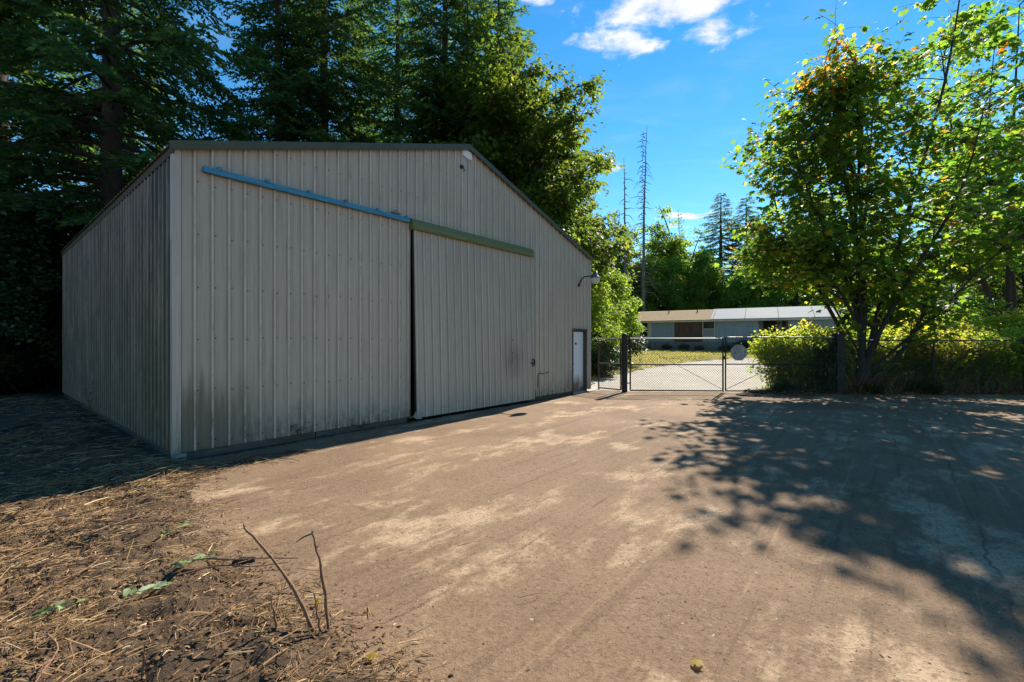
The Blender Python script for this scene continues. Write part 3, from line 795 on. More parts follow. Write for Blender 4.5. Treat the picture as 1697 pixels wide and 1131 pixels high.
# screws in rows: tiny, one part
mb = MB()
ribs = np.arange(0.02, W_, PITCH)
for xx in ribs:
    for zz in np.arange(0.2, 6.4, 0.78):
        zz = zz + random.uniform(-0.02, 0.02)
        if zz > topline(xx) - 0.1 or (4.1 < xx < 8.4 and zz < 4.4) or (10.7 < xx < 11.6 and zz < 2.15): continue
        xs = xx + 0.045
        mb.add([(xs - 0.009, -0.002, zz - 0.009), (xs + 0.009, -0.002, zz - 0.009), (xs + 0.009, -0.002, zz + 0.009), (xs - 0.009, -0.002, zz + 0.009), (xs, -0.012, zz)], [(0, 1, 4), (1, 2, 4), (2, 3, 4), (3, 0, 4)])
tag(mb.build('screws', M['screw'], shed), kind='stuff')

def shed_world(x, y, z):
    c, s = math.cos(SHED_RZ), math.sin(SHED_RZ)
    return (-4.90 + x * c - y * s, 6.567 + x * s + y * c, z)
# barn lamp on its bent arm, fixed near the right end of the front
lamp = thing('barn_lamp', 'bent-arm barn lamp with a dusty bowl high on the shed front, at its far end', 'lamp', shed_world(11.05, -0.03, 3.55), SHED_RZ)
MB().tube([(0, 0.02, 0.02), (0, -0.02, 0.02)], [0.06, 0.05], 10).build('wall_plate', M['black'], lamp)
MB().tube([(0, -0.01, 0.0), (0, -0.07, 0.12), (0, -0.12, 0.22), (0, -0.22, 0.28), (0, -0.55, 0.295)], 0.022, 8).build('arm', M['black'], lamp)
MB().lathe([(0.0, 0.20), (0.07, 0.20), (0.085, 0.10), (0.10, 0.06), (0.15, 0.02), (0.165, -0.02), (0.14, -0.02)], (0, -0.62, 0.22), 16).build('lamp_cap', M['lampcap'], lamp, smooth=True)
MB().lathe([(0.155, 0.0), (0.16, -0.05), (0.13, -0.13), (0.08, -0.175), (0.0, -0.19)], (0, -0.62, 0.2), 16).build('lamp_bowl', M['glassbowl'], lamp, smooth=True)

exec_parts = True

# ------------------------------------------------------------------ chain link gates and fence
WIRE_R = 0.0036
def wires(w_, z0, z1, pitch=0.085):
    """diagonal wires both ways in the rectangle 0..w_ by z0..z1, at y=0"""
    mb = MB()
    h = z1 - z0
    for sgn in (1, -1):
        c = -h
        while c < w_:
            # line x = c + (z - z0) (sgn 1) or mirrored
            a0, a1 = max(0.0, -c), min(h, w_ - c)
            if a1 - a0 > 0.02:
                p0 = (c + a0, a0); p1 = (c + a1, a1)
                if sgn < 0: p0 = (w_ - p0[0], p0[1]); p1 = (w_ - p1[0], p1[1])
                mb.tube([(p0[0], 0.003 * sgn, z0 + p0[1]), (p1[0], 0.003 * sgn, z0 + p1[1])], WIRE_R, 3, False)
            c += pitch
    return mb

def gate_leaf(name, label, w_, loc, rz, brace, ztop=1.80, zbot=0.06, group=None, stile_mat='rustpost'):
    g = thing(name, label, 'gate', loc, rz, group)
    R_ = 0.026
    for xx in (0.0, w_):
        MB().tube([(xx, 0, zbot), (xx, 0, ztop)], R_, 8).build('stile', M[stile_mat], g)
    for zz in (zbot, (ztop + zbot) * 0.5, ztop):
        MB().tube([(0, 0, zz), (w_, 0, zz)], R_ * 0.95, 8).build('rail', M['steel' if zz == ztop else stile_mat], g)
    if brace == 1:
        MB().tube([(0.03, 0.01, ztop - 0.05), (w_ - 0.03, 0.01, zbot + 0.05)], 0.009, 5).build('brace_rod', M['steel'], g)
    elif brace == -1:
        MB().tube([(0.03, 0.01, zbot + 0.05), (w_ - 0.03, 0.01, ztop - 0.05)], 0.009, 5).build('brace_rod', M['steel'], g)
    tag(wires(w_, zbot, ztop).build('chain_link_mesh', M['wire'], g), kind='stuff')
    return g

FA = math.atan2(14.95 - 15.28, 10.6 - 3.8)                       # bearing of the gate line
def fpt(s): return (3.8 + s * math.cos(FA), 15.28 + s * math.sin(FA), 0.0)
post = thing('gate_post', 'thick black gate post with a domed cap beside the narrow fence panel', 'post', fpt(0))
MB().tube([(0, 0, -0.1), (0, 0, 1.86)], 0.095, 14).build('shaft', M['rustpost'], post, smooth=False)
MB().lathe([(0.105, 1.85), (0.11, 1.88), (0.10, 1.93), (0.06, 1.975), (0.0, 1.99)], (0, 0, 0), 14).build('cap', M['rustpost'], post, smooth=True)
for zz in (0.3, 1.6):
    MB().lathe([(0.10, zz - 0.03), (0.104, zz), (0.10, zz + 0.03)], (0, 0, 0), 14).box(0.08, 0.17, -0.02, 0.02, zz - 0.02, zz + 0.02).build('hinge', M['black'], post)
leaf1 = gate_leaf('drive_gate', 'wide chain link gate leaf between the thick black post and the middle latch', 3.06, fpt(0.19), FA, 1, group='pair of chain link drive gates')
leaf2 = gate_leaf('drive_gate', 'chain link gate leaf carrying the faded octagonal sign, half hidden by the bush', 3.52, fpt(3.335), FA, -1, ztop=1.84, group='pair of chain link drive gates')
# drop bolt and latch where the leaves meet (on the first leaf)
MB().tube([(3.06, -0.04, 0.02), (3.06, -0.04, 1.25)], 0.016, 6).box(3.03, 3.12, -0.06, -0.02, 1.12, 1.22).build('drop_bolt', M['black'], leaf1)
MB().lathe([(0.03, 1.79), (0.032, 1.83), (0.02, 1.86), (0, 1.865)], (3.06, 0, 0), 10).build('stile_cap', M['steel'], leaf1)
MB().lathe([(0.03, 1.83), (0.032, 1.86), (0.02, 1.89), (0, 1.895)], (0, 0, 0), 10).build('stile_cap', M['steel'], leaf2)
# narrow panel swung open beside the shed
side_gate = gate_leaf('walk_gate', 'narrow chain link panel between the shed door and the thick black post', 0.92, (3.10, 16.18, 0.0), math.atan2(15.52 - 16.18, 3.72 - 3.10), 0, ztop=1.80, zbot=0.05)
MB().tube([(0, 0, -0.02), (0, 0, 0.06)], 0.03, 8).build('foot', M['steel'], side_gate)
# faded octagonal sign wired to the right leaf
def sign_mat():
    m, t, out = mat('faded_sign')
    ob = t.n('TexCoord').outputs['Object']
    nz = t.noise(t.map(ob, (5, 5, 1.2)), 2.2, 6, 0.7)
    b = t.noise(ob, 9, 5, 0.7)
    c = t.ramp(nz, [(0.32, (0.13, 0.105, 0.08)), (0.5, (0.27, 0.24, 0.21)), (0.7, (0.36, 0.33, 0.30))])
    c = t.mix(t.math('MULTIPLY', t.smooth(b, 0.58, 0.72), 0.6), c, (0.12, 0.08, 0.05))
    principled(t, out, c, 0.7)
    return m
sx_, sz_ = 0.42, 1.335
sp = fpt(3.335 + sx_)
sign = thing('octagonal_sign', 'faded octagonal metal sign with rusty stains hung on the gate mesh', 'sign', (sp[0] + 0.035 * math.sin(FA), sp[1] - 0.035 * math.cos(FA), sz_), FA)
R8 = 0.285
vs = [(R8 * math.cos(PI / 8 + k * PI / 4), -0.004, R8 * math.sin(PI / 8 + k * PI / 4)) for k in range(8)] + [(R8 * math.cos(PI / 8 + k * PI / 4), 0.0, R8 * math.sin(PI / 8 + k * PI / 4)) for k in range(8)]
MB().add(vs, [tuple(range(8)), tuple(range(15, 7, -1))] + [(k, k + 8, (k + 1) % 8 + 8, (k + 1) % 8) for k in range(8)]).build('plate', sign_mat(), sign)
for dz in (0.2, -0.2):
    MB().tube([(0, -0.012, dz), (0, 0.002, dz)], 0.013, 8).build('bolt', M['screw'], sign)
MB().tube([(-0.12, -0.007, 0.02), (-0.10, -0.007, -0.02), (-0.13, -0.007, -0.05)], 0.008, 4).build('rust_mark', M['screw'], sign)
# right gate post and the fence running on behind the maple
rpost = thing('gate_post', 'square dark gate post wrapped in creeper between the bush and the maple trunk', 'post', fpt(6.98))
MB().box(-0.12, 0.12, -0.12, 0.12, -0.1, 1.95).build('shaft', M['rustpost'], rpost)
MB().add([(-0.14, -0.14, 1.95), (0.14, -0.14, 1.95), (0.14, 0.14, 1.95), (-0.14, 0.14, 1.95), (0, 0, 2.03)], [(0, 1, 4), (1, 2, 4), (2, 3, 4), (3, 0, 4), (3, 2, 1, 0)]).build('cap', M['rustpost'], rpost)
F0 = fpt(7.12)
fence = thing('chain_link_fence', 'dark chain link fence running behind the maple and the hedge', 'fence', F0, math.atan2(-0.25, 12))
for k in range(6):
    MB().tube([(0.05 + k * 2.9, 0, -0.1), (0.05 + k * 2.9, 0, 1.78)], 0.03, 8).build('post', M['rustpost'], fence)
MB().tube([(0, 0, 1.74), (14.6, 0, 1.74)], 0.022, 7).build('rail', M['rustpost'], fence)
tag(wires(14.5, 0.05, 1.72, 0.09).build('chain_link_mesh', M['wire'], fence), kind='stuff')

# ------------------------------------------------------------------ the blue house beyond the lawn
HRZ = math.atan2(-0.486, 0.874)
H0 = (12.7, 47.0)
HG = gzf(*H0) - 0.02
house = thing('mobile_home', 'long low blue-grey house with part shingle, part silver roof beyond the gate', 'house', (H0[0], H0[1], HG), HRZ)
HL, HD, ZS, ZE, ZR = 17.2, 7.2, 0.70, 3.02, 4.10
def siding_mat(name, base, dirty):
    m, t, out = mat(name)
    ob = t.n('TexCoord').outputs['Object']
    st = t.noise(t.map(ob, (3.5, 3.5, 0.5)), 1.6, 6, 0.7)
    fi = t.noise(t.map(ob, (14, 14, 1.5)), 1.5, 4, 0.7)
    c = t.mix(t.smooth(st, 0.4, 0.72), base, dirty)
    c = t.mix(t.math('MULTIPLY', t.smooth(fi, 0.55, 0.75), 0.4), c, tuple(min(1, x * 1.35) for x in base))
    principled(t, out, c, 0.8)
    return m
M['bluesiding'] = siding_mat('blue_grey_siding', (0.27, 0.36, 0.43), (0.19, 0.25, 0.29))
M['brownsiding'] = siding_mat('bare_brown_siding', (0.095, 0.05, 0.035), (0.16, 0.11, 0.08))
M['skirting'] = siding_mat('grey_skirting', (0.25, 0.26, 0.25), (0.16, 0.17, 0.16))
M['cream'] = simple('cream_fascia', (0.55, 0.50, 0.42), 0.7, 0, 0.2, 2)
M['shingle'] = simple('mossy_brown_shingles', (0.29, 0.20, 0.10), 0.95, 0, 0.45, 2.2, bump=0.03)
M['silver'] = simple('silver_roof_sheet', (0.145, 0.175, 0.205), 0.8, 0.0, 0.30, 0.8, spec=0.08, stretch=(0.5, 2, 1))
M['glass'] = simple('dark_window_glass', (0.02, 0.025, 0.03), 0.08, 0, 0.3, 1, spec=0.6)
M['screen'] = simple('grey_window_screen', (0.22, 0.25, 0.27), 0.6, 0, 0.2, 4)
M['railing'] = simple('red_brown_railing', (0.14, 0.07, 0.045), 0.85, 0, 0.3, 5)

def siding_panel(name, x0, x1, m, z0=ZS, z1=ZE - 0.16, y=0.0, groove=0.2):
    mb = MB(); pts = [(x0, 0.0)]
    xx = x0 + groove
    while xx < x1 - 0.03:
        pts += [(xx - 0.012, 0), (xx - 0.009, 0.012), (xx + 0.009, 0.012), (xx + 0.012, 0)]
        xx += groove
    pts.append((x1, 0.0)); n = len(pts)
    mb.add([(a_, y + d, z0) for a_, d in pts] + [(a_, y + d, z1) for a_, d in pts], [(q, q + 1, n + q + 1, n + q) for q in range(n - 1)])
    mb.add([(x0, y, z0), (x0, y + 0.06, z0), (x0, y + 0.06, z1), (x0, y, z1)], [(0, 1, 2, 3)])
    mb.add([(x1, y, z0), (x1, y + 0.06, z0), (x1, y + 0.06, z1), (x1, y, z1)], [(3, 2, 1, 0)])
    return mb.build(name, m, house)
def run(x0, x1, m, y=0.0):
    k = max(1, round((x1 - x0) / 1.22)); s = (x1 - x0) / k
    for q in range(k): siding_panel('siding_panel', x0 + q * s + 0.004, x0 + (q + 1) * s - 0.004, m, y=y)
run(1.74, 3.97, M['bluesiding']); run(3.97, 6.55, M['brownsiding']); run(7.7, 11.33, M['bluesiding']); run(13.66, HL, M['bluesiding'])
run(0.0, 0.24, M['cream'])
run(11.33, 13.66, M['bluesiding'], 1.3)
MB().box(11.24, 11.34, 0.07, 1.3, ZS, ZE - 0.16).box(13.66, 13.76, 0.07, 1.3, ZS, ZE - 0.16).box(11.30, 13.7, 0.06, 1.32, ZS - 0.1, ZS - 0.002).build('porch_recess', M['bluesiding'], house)
MB().box(0.0, 0.06, 0.06, HD, ZS, ZE).box(HL - 0.06, HL, 0.06, HD, ZS, ZE).box(0, HL, HD - 0.06, HD + 0.002, ZS, ZE - 0.01).build('wall', M['bluesiding'], house)
for q in range(14):
    s = HL / 14
    MB().box(q * s + 0.01, (q + 1) * s - 0.01, 0.05, 0.09, -0.25, ZS - 0.003 + 0.0).build('skirting_panel', M['skirting'], house)
MB().box(0, HL, -0.02, 0.04, ZS - 0.02, ZS + 0.05).build('base_trim', M['skirting'], house)
def window(x0, x1, z0, z1, side_trim=0.0, y=0.0, lower='glass', fr=0.07):
    wroot = sub('window', house, (x0, y, z0))
    w_, h_ = x1 - x0, z1 - z0
    MB().box(0, w_, -0.04, 0.05, 0, fr).box(0, w_, -0.04, 0.05, h_ - fr, h_).box(0, fr, -0.038, 0.05, fr, h_ - fr).box(w_ - fr, w_, -0.038, 0.05, fr, h_ - fr).build('frame', M['cream'], wroot)
    MB().box(fr, w_ - fr, -0.02, 0.02, h_ * 0.5 - 0.03, h_ * 0.5 + 0.03).build('sash_bar', M['cream'], wroot)
    MB().box(fr, w_ - fr, 0.01, 0.02, h_ * 0.5 + 0.03, h_ - fr).build('pane', M['glass'], wroot)
    MB().box(fr, w_ - fr, 0.0, 0.01, fr, h_ * 0.5 - 0.03).build('pane', M[lower], wroot)
    return wroot
window(0.55, 1.42, 1.22, 2.78)
MB().box(0.26, 0.53, -0.02, 0.03, 1.2, 2.8).build('shutter', M['cream'], house); MB().box(1.44, 1.74, -0.02, 0.03, 1.2, 2.8).build('shutter', M['cream'], house)
MB().box(0.24, 1.74, 0.0, 0.05, ZS, 1.2).build('siding_panel', M['bluesiding'], house)
window(6.57, 7.68, 1.22, 2.78, lower='screen'); MB().box(6.57, 7.68, 0.0, 0.05, ZS, 1.2).build('siding_panel', M['bluesiding'], house)
d_ = sub('house_door', house, (11.75, 1.28, ZS))
MB().box(0, 1.0, -0.03, 0.0, 0.0, 2.02).build('door_leaf', M['int'], d_); MB().box(-0.07, 0, -0.05, 0.0, 0, 2.08).box(1.0, 1.07, -0.05, 0, 0, 2.08).build('door_jamb', M['railing'], d_)
window(13.15, 13.6, 1.5, 2.75, y=1.27, fr=0.05)
pl = MB().lathe([(0.0, 0.1), (0.06, 0.08), (0.07, 0.0), (0.05, -0.12), (0, -0.14)], (12.98, 1.2, 2.45), 8); pl.build('porch_light', M['black'], house)
# porch railing
for xx in np.arange(10.75, 11.6, 0.17):
    MB().box(xx, xx + 0.04, -0.62, -0.58, 0.5, 1.55).build('railing_post', M['railing'], house)
MB().box(10.7, 11.6, -0.65, -0.55, 1.55, 1.6).build('railing_cap', M['railing'], house)
MB().box(10.7, 13.5, -0.7, 0.0, 0.42, 0.5).box(10.8, 10.9, -0.66, -0.56, -0.3, 0.42).box(13.3, 13.4, -0.66, -0.56, -0.3, 0.42).build('porch_deck', M['railing'], house)
# roof: shingle half and silver half, each with thickness; courses stepped on the shingle side
def roof_half(name, x0, x1, m, courses, lift=0.0):
    mb = MB()
    n = courses
    for back in (0, 1):
        for c in range(n):
            y0, y1 = -0.45 + (HD / 2 + 0.45) * c / n, -0.45 + (HD / 2 + 0.45) * (c + 1) / n
            def zz(yv): return ZE - 0.02 + lift + (ZR - ZE) * (yv / (HD / 2))
            st = 0.03 if n > 2 else 0.0
            q = [(x0, y0, zz(y0) + st), (x1, y0, zz(y0) + st), (x1, y1, zz(y1)), (x0, y1, zz(y1)), (x0, y0, zz(y0) - 0.04), (x1, y0, zz(y0) - 0.04)]
            if back: q = [(a_, HD - b_, c_) for a_, b_, c_ in q]
            mb.add(q, [(0, 1, 2, 3), (4, 5, 1, 0)])
    return mb.build(name, m, house)
roof_half('shingle_roof', -0.25, 7.5, M['shingle'], 11)
roof_half('metal_roof', 7.3, HL + 0.25, M['silver'], 2, 0.045)
for q in range(4):
    xx = 7.5 + q * 2.7
    MB().add([(xx, -0.45, ZE - 0.02 + 0.05 - (ZR - ZE) * 0.125), (xx + 0.05, -0.45, ZE - 0.02 + 0.05 - (ZR - ZE) * 0.125), (xx + 0.05, HD / 2, ZR + 0.03), (xx, HD / 2, ZR + 0.03), (xx + 0.025, -0.45, ZE + 0.075 - (ZR - ZE) * 0.125), (xx + 0.025, HD / 2, ZR + 0.075)], [(0, 4, 5, 3), (4, 1, 2, 5)]).build('roof_seam', M['silver'], house)
MB().box(-0.2, HL + 0.2, -0.44, -0.40, ZE - 0.34, ZE - 0.17).build('fascia', M['cream'], house)
MB().box(-0.2, HL + 0.2, -0.40, 0.05, ZE - 0.20, ZE - 0.17).build('soffit', M['cream'], house)
MB().add([(0.03, 0, ZE - 0.2), (0.03, HD, ZE - 0.2), (0.03, HD / 2, ZR - 0.05)], [(0, 1, 2)]).add([(HL - 0.03, 0, ZE - 0.2), (HL - 0.03, HD, ZE - 0.2), (HL - 0.03, HD / 2, ZR - 0.05)], [(2, 1, 0)]).build('gable', M['bluesiding'], house)
for xx in (3.0, 5.8):
    MB().tube([(xx, 2.6, 3.6), (xx, 2.6, 4.1)], 0.06, 7).build('vent_pipe', M['lampcap'], house)

# ------------------------------------------------------------------ trees
LEAF_M = np.array([(0, 0, 0), (0.24, -0.06, -0.03), (0.52, 0.14, -0.10), (0.31, 0.30, -0.03), (0.52, 0.62, -0.13), (0.20, 0.60, -0.02), (0, 1.0, -0.16),
                   (-0.20, 0.60, -0.02), (-0.52, 0.62, -0.13), (-0.31, 0.30, -0.03), (-0.52, 0.14, -0.10), (-0.24, -0.06, -0.03), (0, 0.32, 0.03)])
LEAF_MF = np.array([(12, i, (i + 1) % 12) for i in range(12)])
LEAF_D = np.array([(0, 0, 0), (0.32, 0.45, 0.07), (0, 1, -0.10), (-0.32, 0.45, 0.07)])
LEAF_DF = np.array([(0, 1, 2), (0, 2, 3)])
NEED = np.array([(0, 0, 0), (0.5, 0.35, 0.0), (0, 1, -0.05), (-0.5, 0.35, 0.0)])

def catmull(pts, n=6):
    P = [np.array(p, float) for p in pts]
    P = [2 * P[0] - P[1]] + P + [2 * P[-1] - P[-2]]
    out = []
    for i in range(1, len(P) - 2):
        for t in np.linspace(0, 1, n, endpoint=False):
            a, b, c, d = P[i - 1], P[i], P[i + 1], P[i + 2]
            out.append(0.5 * (2 * b + (c - a) * t + (2 * a - 5 * b + 4 * c - d) * t * t + (3 * b - a - 3 * c + d) * t ** 3))
    out.append(P[-2])
    return np.array(out)

def leafy(stems, rng, side_n, side_len, twig_n, leaves_per, leaf_size, start=0.3, up=0.35, r0=0.12, orange=None):
    """a tree grown along given stems: side limbs, twigs and hanging leaves. Returns wood mesh builder and leaf arrays"""
    wood = MB()
    LP, LD, LN, LS, LT = [], [], [], [], []
    for st, rr in stems:
        C = catmull(st, 6)
        n = len(C)
        rads = [max(0.012, rr * (1 - 0.9 * i / (n - 1))) for i in range(n)]
        wood.tube(C, rads, 8)
        seg = np.linalg.norm(np.diff(C, axis=0), axis=1).sum()
        for k in range(side_n):
            f = start + (1.03 - start) * ((k + rng.random()) / side_n) ** 0.8
            p = C[min(n - 1, int(f * (n - 1)))]
            az = rng.random() * 2 * PI
            d = np.array([math.cos(az), math.sin(az), up + rng.normal() * 0.25])
            d /= np.linalg.norm(d)
            L = side_len * (1.05 - 0.52 * f) * (0.6 + 0.8 * rng.random())
            q1 = p + d * L * 0.5 + np.array([0, 0, 0.05 * L]); q2 = p + d * L + np.array([0, 0, -0.08 * L])
            B = catmull([p, q1, q2], 4)
            wood.tube(B, [max(0.006, 0.03 * L / 2 * (1 - 0.8 * i / (len(B) - 1))) for i in range(len(B))], 5, False)
            for m_ in range(twig_n):
                g = 0.25 + 0.75 * (m_ + rng.random()) / twig_n
                bp = B[min(len(B) - 1, int(g * (len(B) - 1) + 0.5))]
                taz = az + rng.normal() * 1.0
                td = np.array([math.cos(taz), math.sin(taz), 0.15 + rng.normal() * 0.35]); td /= np.linalg.norm(td)
                tl = 0.35 + 0.8 * rng.random()
                e = bp + td * tl
                wood.tube([bp, bp + td * tl * 0.5 + (0, 0, 0.03), e], [0.008, 0.006, 0.003], 3, False)
                for j in range(leaves_per):
                    s = 0.25 + 0.8 * (j + rng.random()) / leaves_per
                    lp = bp + td * tl * s + rng.normal(size=3) * 0.12
                    la = taz + rng.normal() * 1.1
                    droop = -0.25 - 0.7 * rng.random()
                    LP.append(lp); LD.append((math.cos(la), math.sin(la), droop))
                    LN.append((rng.normal() * 0.35, rng.normal() * 0.35, 1.0))
                    LS.append(leaf_size * (0.6 + 0.7 * rng.random()))
                    tt = min(0.82, abs(rng.normal() * 0.23) + 0.26 * rng.random() + 0.15)
                    if rng.random() < 0.03: tt = 0.85 + 0.15 * rng.random()
                    if orange is not None and np.linalg.norm(lp - orange[0]) < orange[1] and rng.random() < 0.6: tt = 0.82 + 0.18 * rng.random()
                    LT.append(tt)
    return wood, np.array(LP), np.array(LD), np.array(LN), np.array(LS), np.array(LT)

TINTS = (0.12, 0.3, 0.45, 0.65, 0.9)
LEAF_MESHES = []
for tv_ in TINTS:
    LEAF_MESHES.append(scatter_mesh('leaf', np.zeros((1, 3)), [(0, 1, 0)], [(0, 0, 1)], np.array([1.0]), LEAF_M, LEAF_MF, M['maple'], np.array([tv_])))

def place_maple(label, base, stems, rng, side_n, side_len, twig_n, lpt, leaf_size, orange=None, single=300, group=None, up=0.35, start=0.3):
    root = thing('maple_tree', label, 'tree', base, 0, group)
    wood, P, D, N, S, T = leafy(stems, rng, side_n, side_len, twig_n, lpt, leaf_size, orange=orange, up=up, start=start)
    wood.build('trunk', M['maple_bark'], root, smooth=True)
    n = len(P)
    pick = np.zeros(n, bool)
    if single:
        Wp = P + np.array(base)
        u = Wp[:, 0] / Wp[:, 1] * 750 + 848; v = 565 - (Wp[:, 2] - CAM_H) / Wp[:, 1] * 750
        vis = (u > 5) & (u < 1690) & (v > 5)
        score = np.where(vis, S / Wp[:, 1], 0)
        pick[np.argsort(-score)[:single]] = True
        for i in np.where(pick)[0]:
            d = unit(D[i]); xx = unit(np.cross(d, N[i])); zz = np.cross(xx, d)
            o_ = bpy.data.objects.new('leaf', LEAF_MESHES[int(np.argmin(np.abs(np.array(TINTS) - T[i])))])
            Mx = Matrix(((xx[0] * S[i], d[0] * S[i], zz[0] * S[i], P[i][0]), (xx[1] * S[i], d[1] * S[i], zz[1] * S[i], P[i][1]), (xx[2] * S[i], d[2] * S[i], zz[2] * S[i], P[i][2]), (0, 0, 0, 1)))
            link(o_, root); o_.matrix_local = Mx
    k = ~pick
    tag(obj('foliage', scatter_mesh('foliage', P[k], D[k], N[k], S[k], LEAF_M, LEAF_MF, M['maple'], T[k]), root), kind='stuff')
    return root

rngm = np.random.default_rng(21)
S1 = [([(0, 0, -0.1), (0.02, 0, 1.6), (0.12, 0.05, 3.6), (-0.4, 0.1, 7.0), (-1.25, 0.0, 11.2)], 0.20),
      ([(0.0, 0.05, 0.2), (0.15, 0.1, 2.5), (0.35, 0.3, 5.5), (0.9, 0.4, 12.0)], 0.15),
      ([(0.1, 0, 0.2), (0.45, -0.1, 2.4), (1.45, -0.2, 6.1), (2.6, -0.3, 10.5), (3.3, -0.3, 14.6)], 0.15),
      ([(0.25, 0, 0.3), (1.2, 0.0, 1.1), (2.25, 0.0, 2.9), (4.2, 0.2, 7.0), (4.9, 0.3, 12.0)], 0.13),
      ([(0.05, 0, 2.0), (-0.5, 0.1, 4.0), (-1.7, -0.1, 6.4), (-2.4, -0.2, 8.2)], 0.10),
      ([(0.05, 0, 1.8), (-0.8, -0.2, 3.3), (-2.0, -0.3, 4.5), (-3.1, -0.4, 5.2)], 0.08),
      ([(0, 0.1, 1.0), (-0.5, 1.3, 3.5), (-1.2, 2.6, 6.5), (-1.5, 3.2, 9.5)], 0.10),
      ([(0.1, -0.1, 1.2), (0.5, -1.2, 3.5), (1.0, -2.4, 6.0), (1.4, -2.8, 8.6)], 0.10),
      ([(0.1, 0.1, 1.0), (1.0, 1.5, 4.0), (2.0, 2.8, 7.5), (2.4, 3.0, 13.0)], 0.11),
      ([(0.2, 0, 0.6), (1.8, -0.8, 2.6), (3.2, -1.6, 4.6), (4.6, -2.0, 5.4)], 0.07),
      ([(0, 0, 1.2), (-0.9, 0.5, 3.4), (-2.0, 0.9, 4.5), (-2.9, 1.0, 4.6)], 0.05),
      ([(0.05, 0, 2.0), (-0.5, -0.4, 6.0), (-0.9, -0.5, 10.4)], 0.07),
      ([(0.05, 0.1, 2.5), (-0.6, 0.4, 6.2), (-1.25, 0.4, 10.3)], 0.06),
      ([(0.3, 0.1, 0.8), (1.9, 0.8, 3.2), (3.8, 1.0, 5.2)], 0.06),
      ([(0.1, 0.1, 5.0), (-0.1, 0.0, 8.5), (-0.3, -0.2, 11.4)], 0.05),
      ([(0.0, 0.0, 6.0), (-1.1, 0.1, 8.4), (-1.75, 0.1, 10.0)], 0.04)]
place_maple('big many-stemmed maple with a forked trunk in front of the chain link fence', (11.95, 15.5, 0), [(a_, b_ * 0.8) for a_, b_ in S1], rngm, 28, 2.05, 6, 7, 0.195, orange=(np.array([-1.2, 0, 11.0]), 1.3), single=300, group='broadleaf maples by the fence')
S2 = [([(0, 0, -0.1), (0.1, 0.2, 3.5), (0.4, 0.4, 9.0), (0.6, 0.2, 17.5)], 0.19),
      ([(0.1, 0, 0.3), (0.9, -0.4, 4.0), (1.8, -0.8, 9.0), (2.6, -1.2, 13.5)], 0.13),
      ([(-0.1, 0, 0.4), (-0.9, 0.3, 4.2), (-1.9, 0.5, 8.5), (-2.7, 0.6, 16.5)], 0.13),
      ([(0, 0.1, 0.6), (0.2, 1.5, 4.5), (0.4, 2.6, 9.0)], 0.10),
      ([(-0.1, -0.1, 0.8), (-1.0, -1.0, 4.2), (-2.4, -1.6, 7.2), (-3.0, -1.8, 10.5)], 0.10)]
place_maple('tall leafy maple at the edge of the picture, behind the yellow hedge', (23.4, 21.2, 0.12), S2, rngm, 34, 2.5, 7, 8, 0.25, single=120, group='broadleaf maples by the fence', start=0.50)

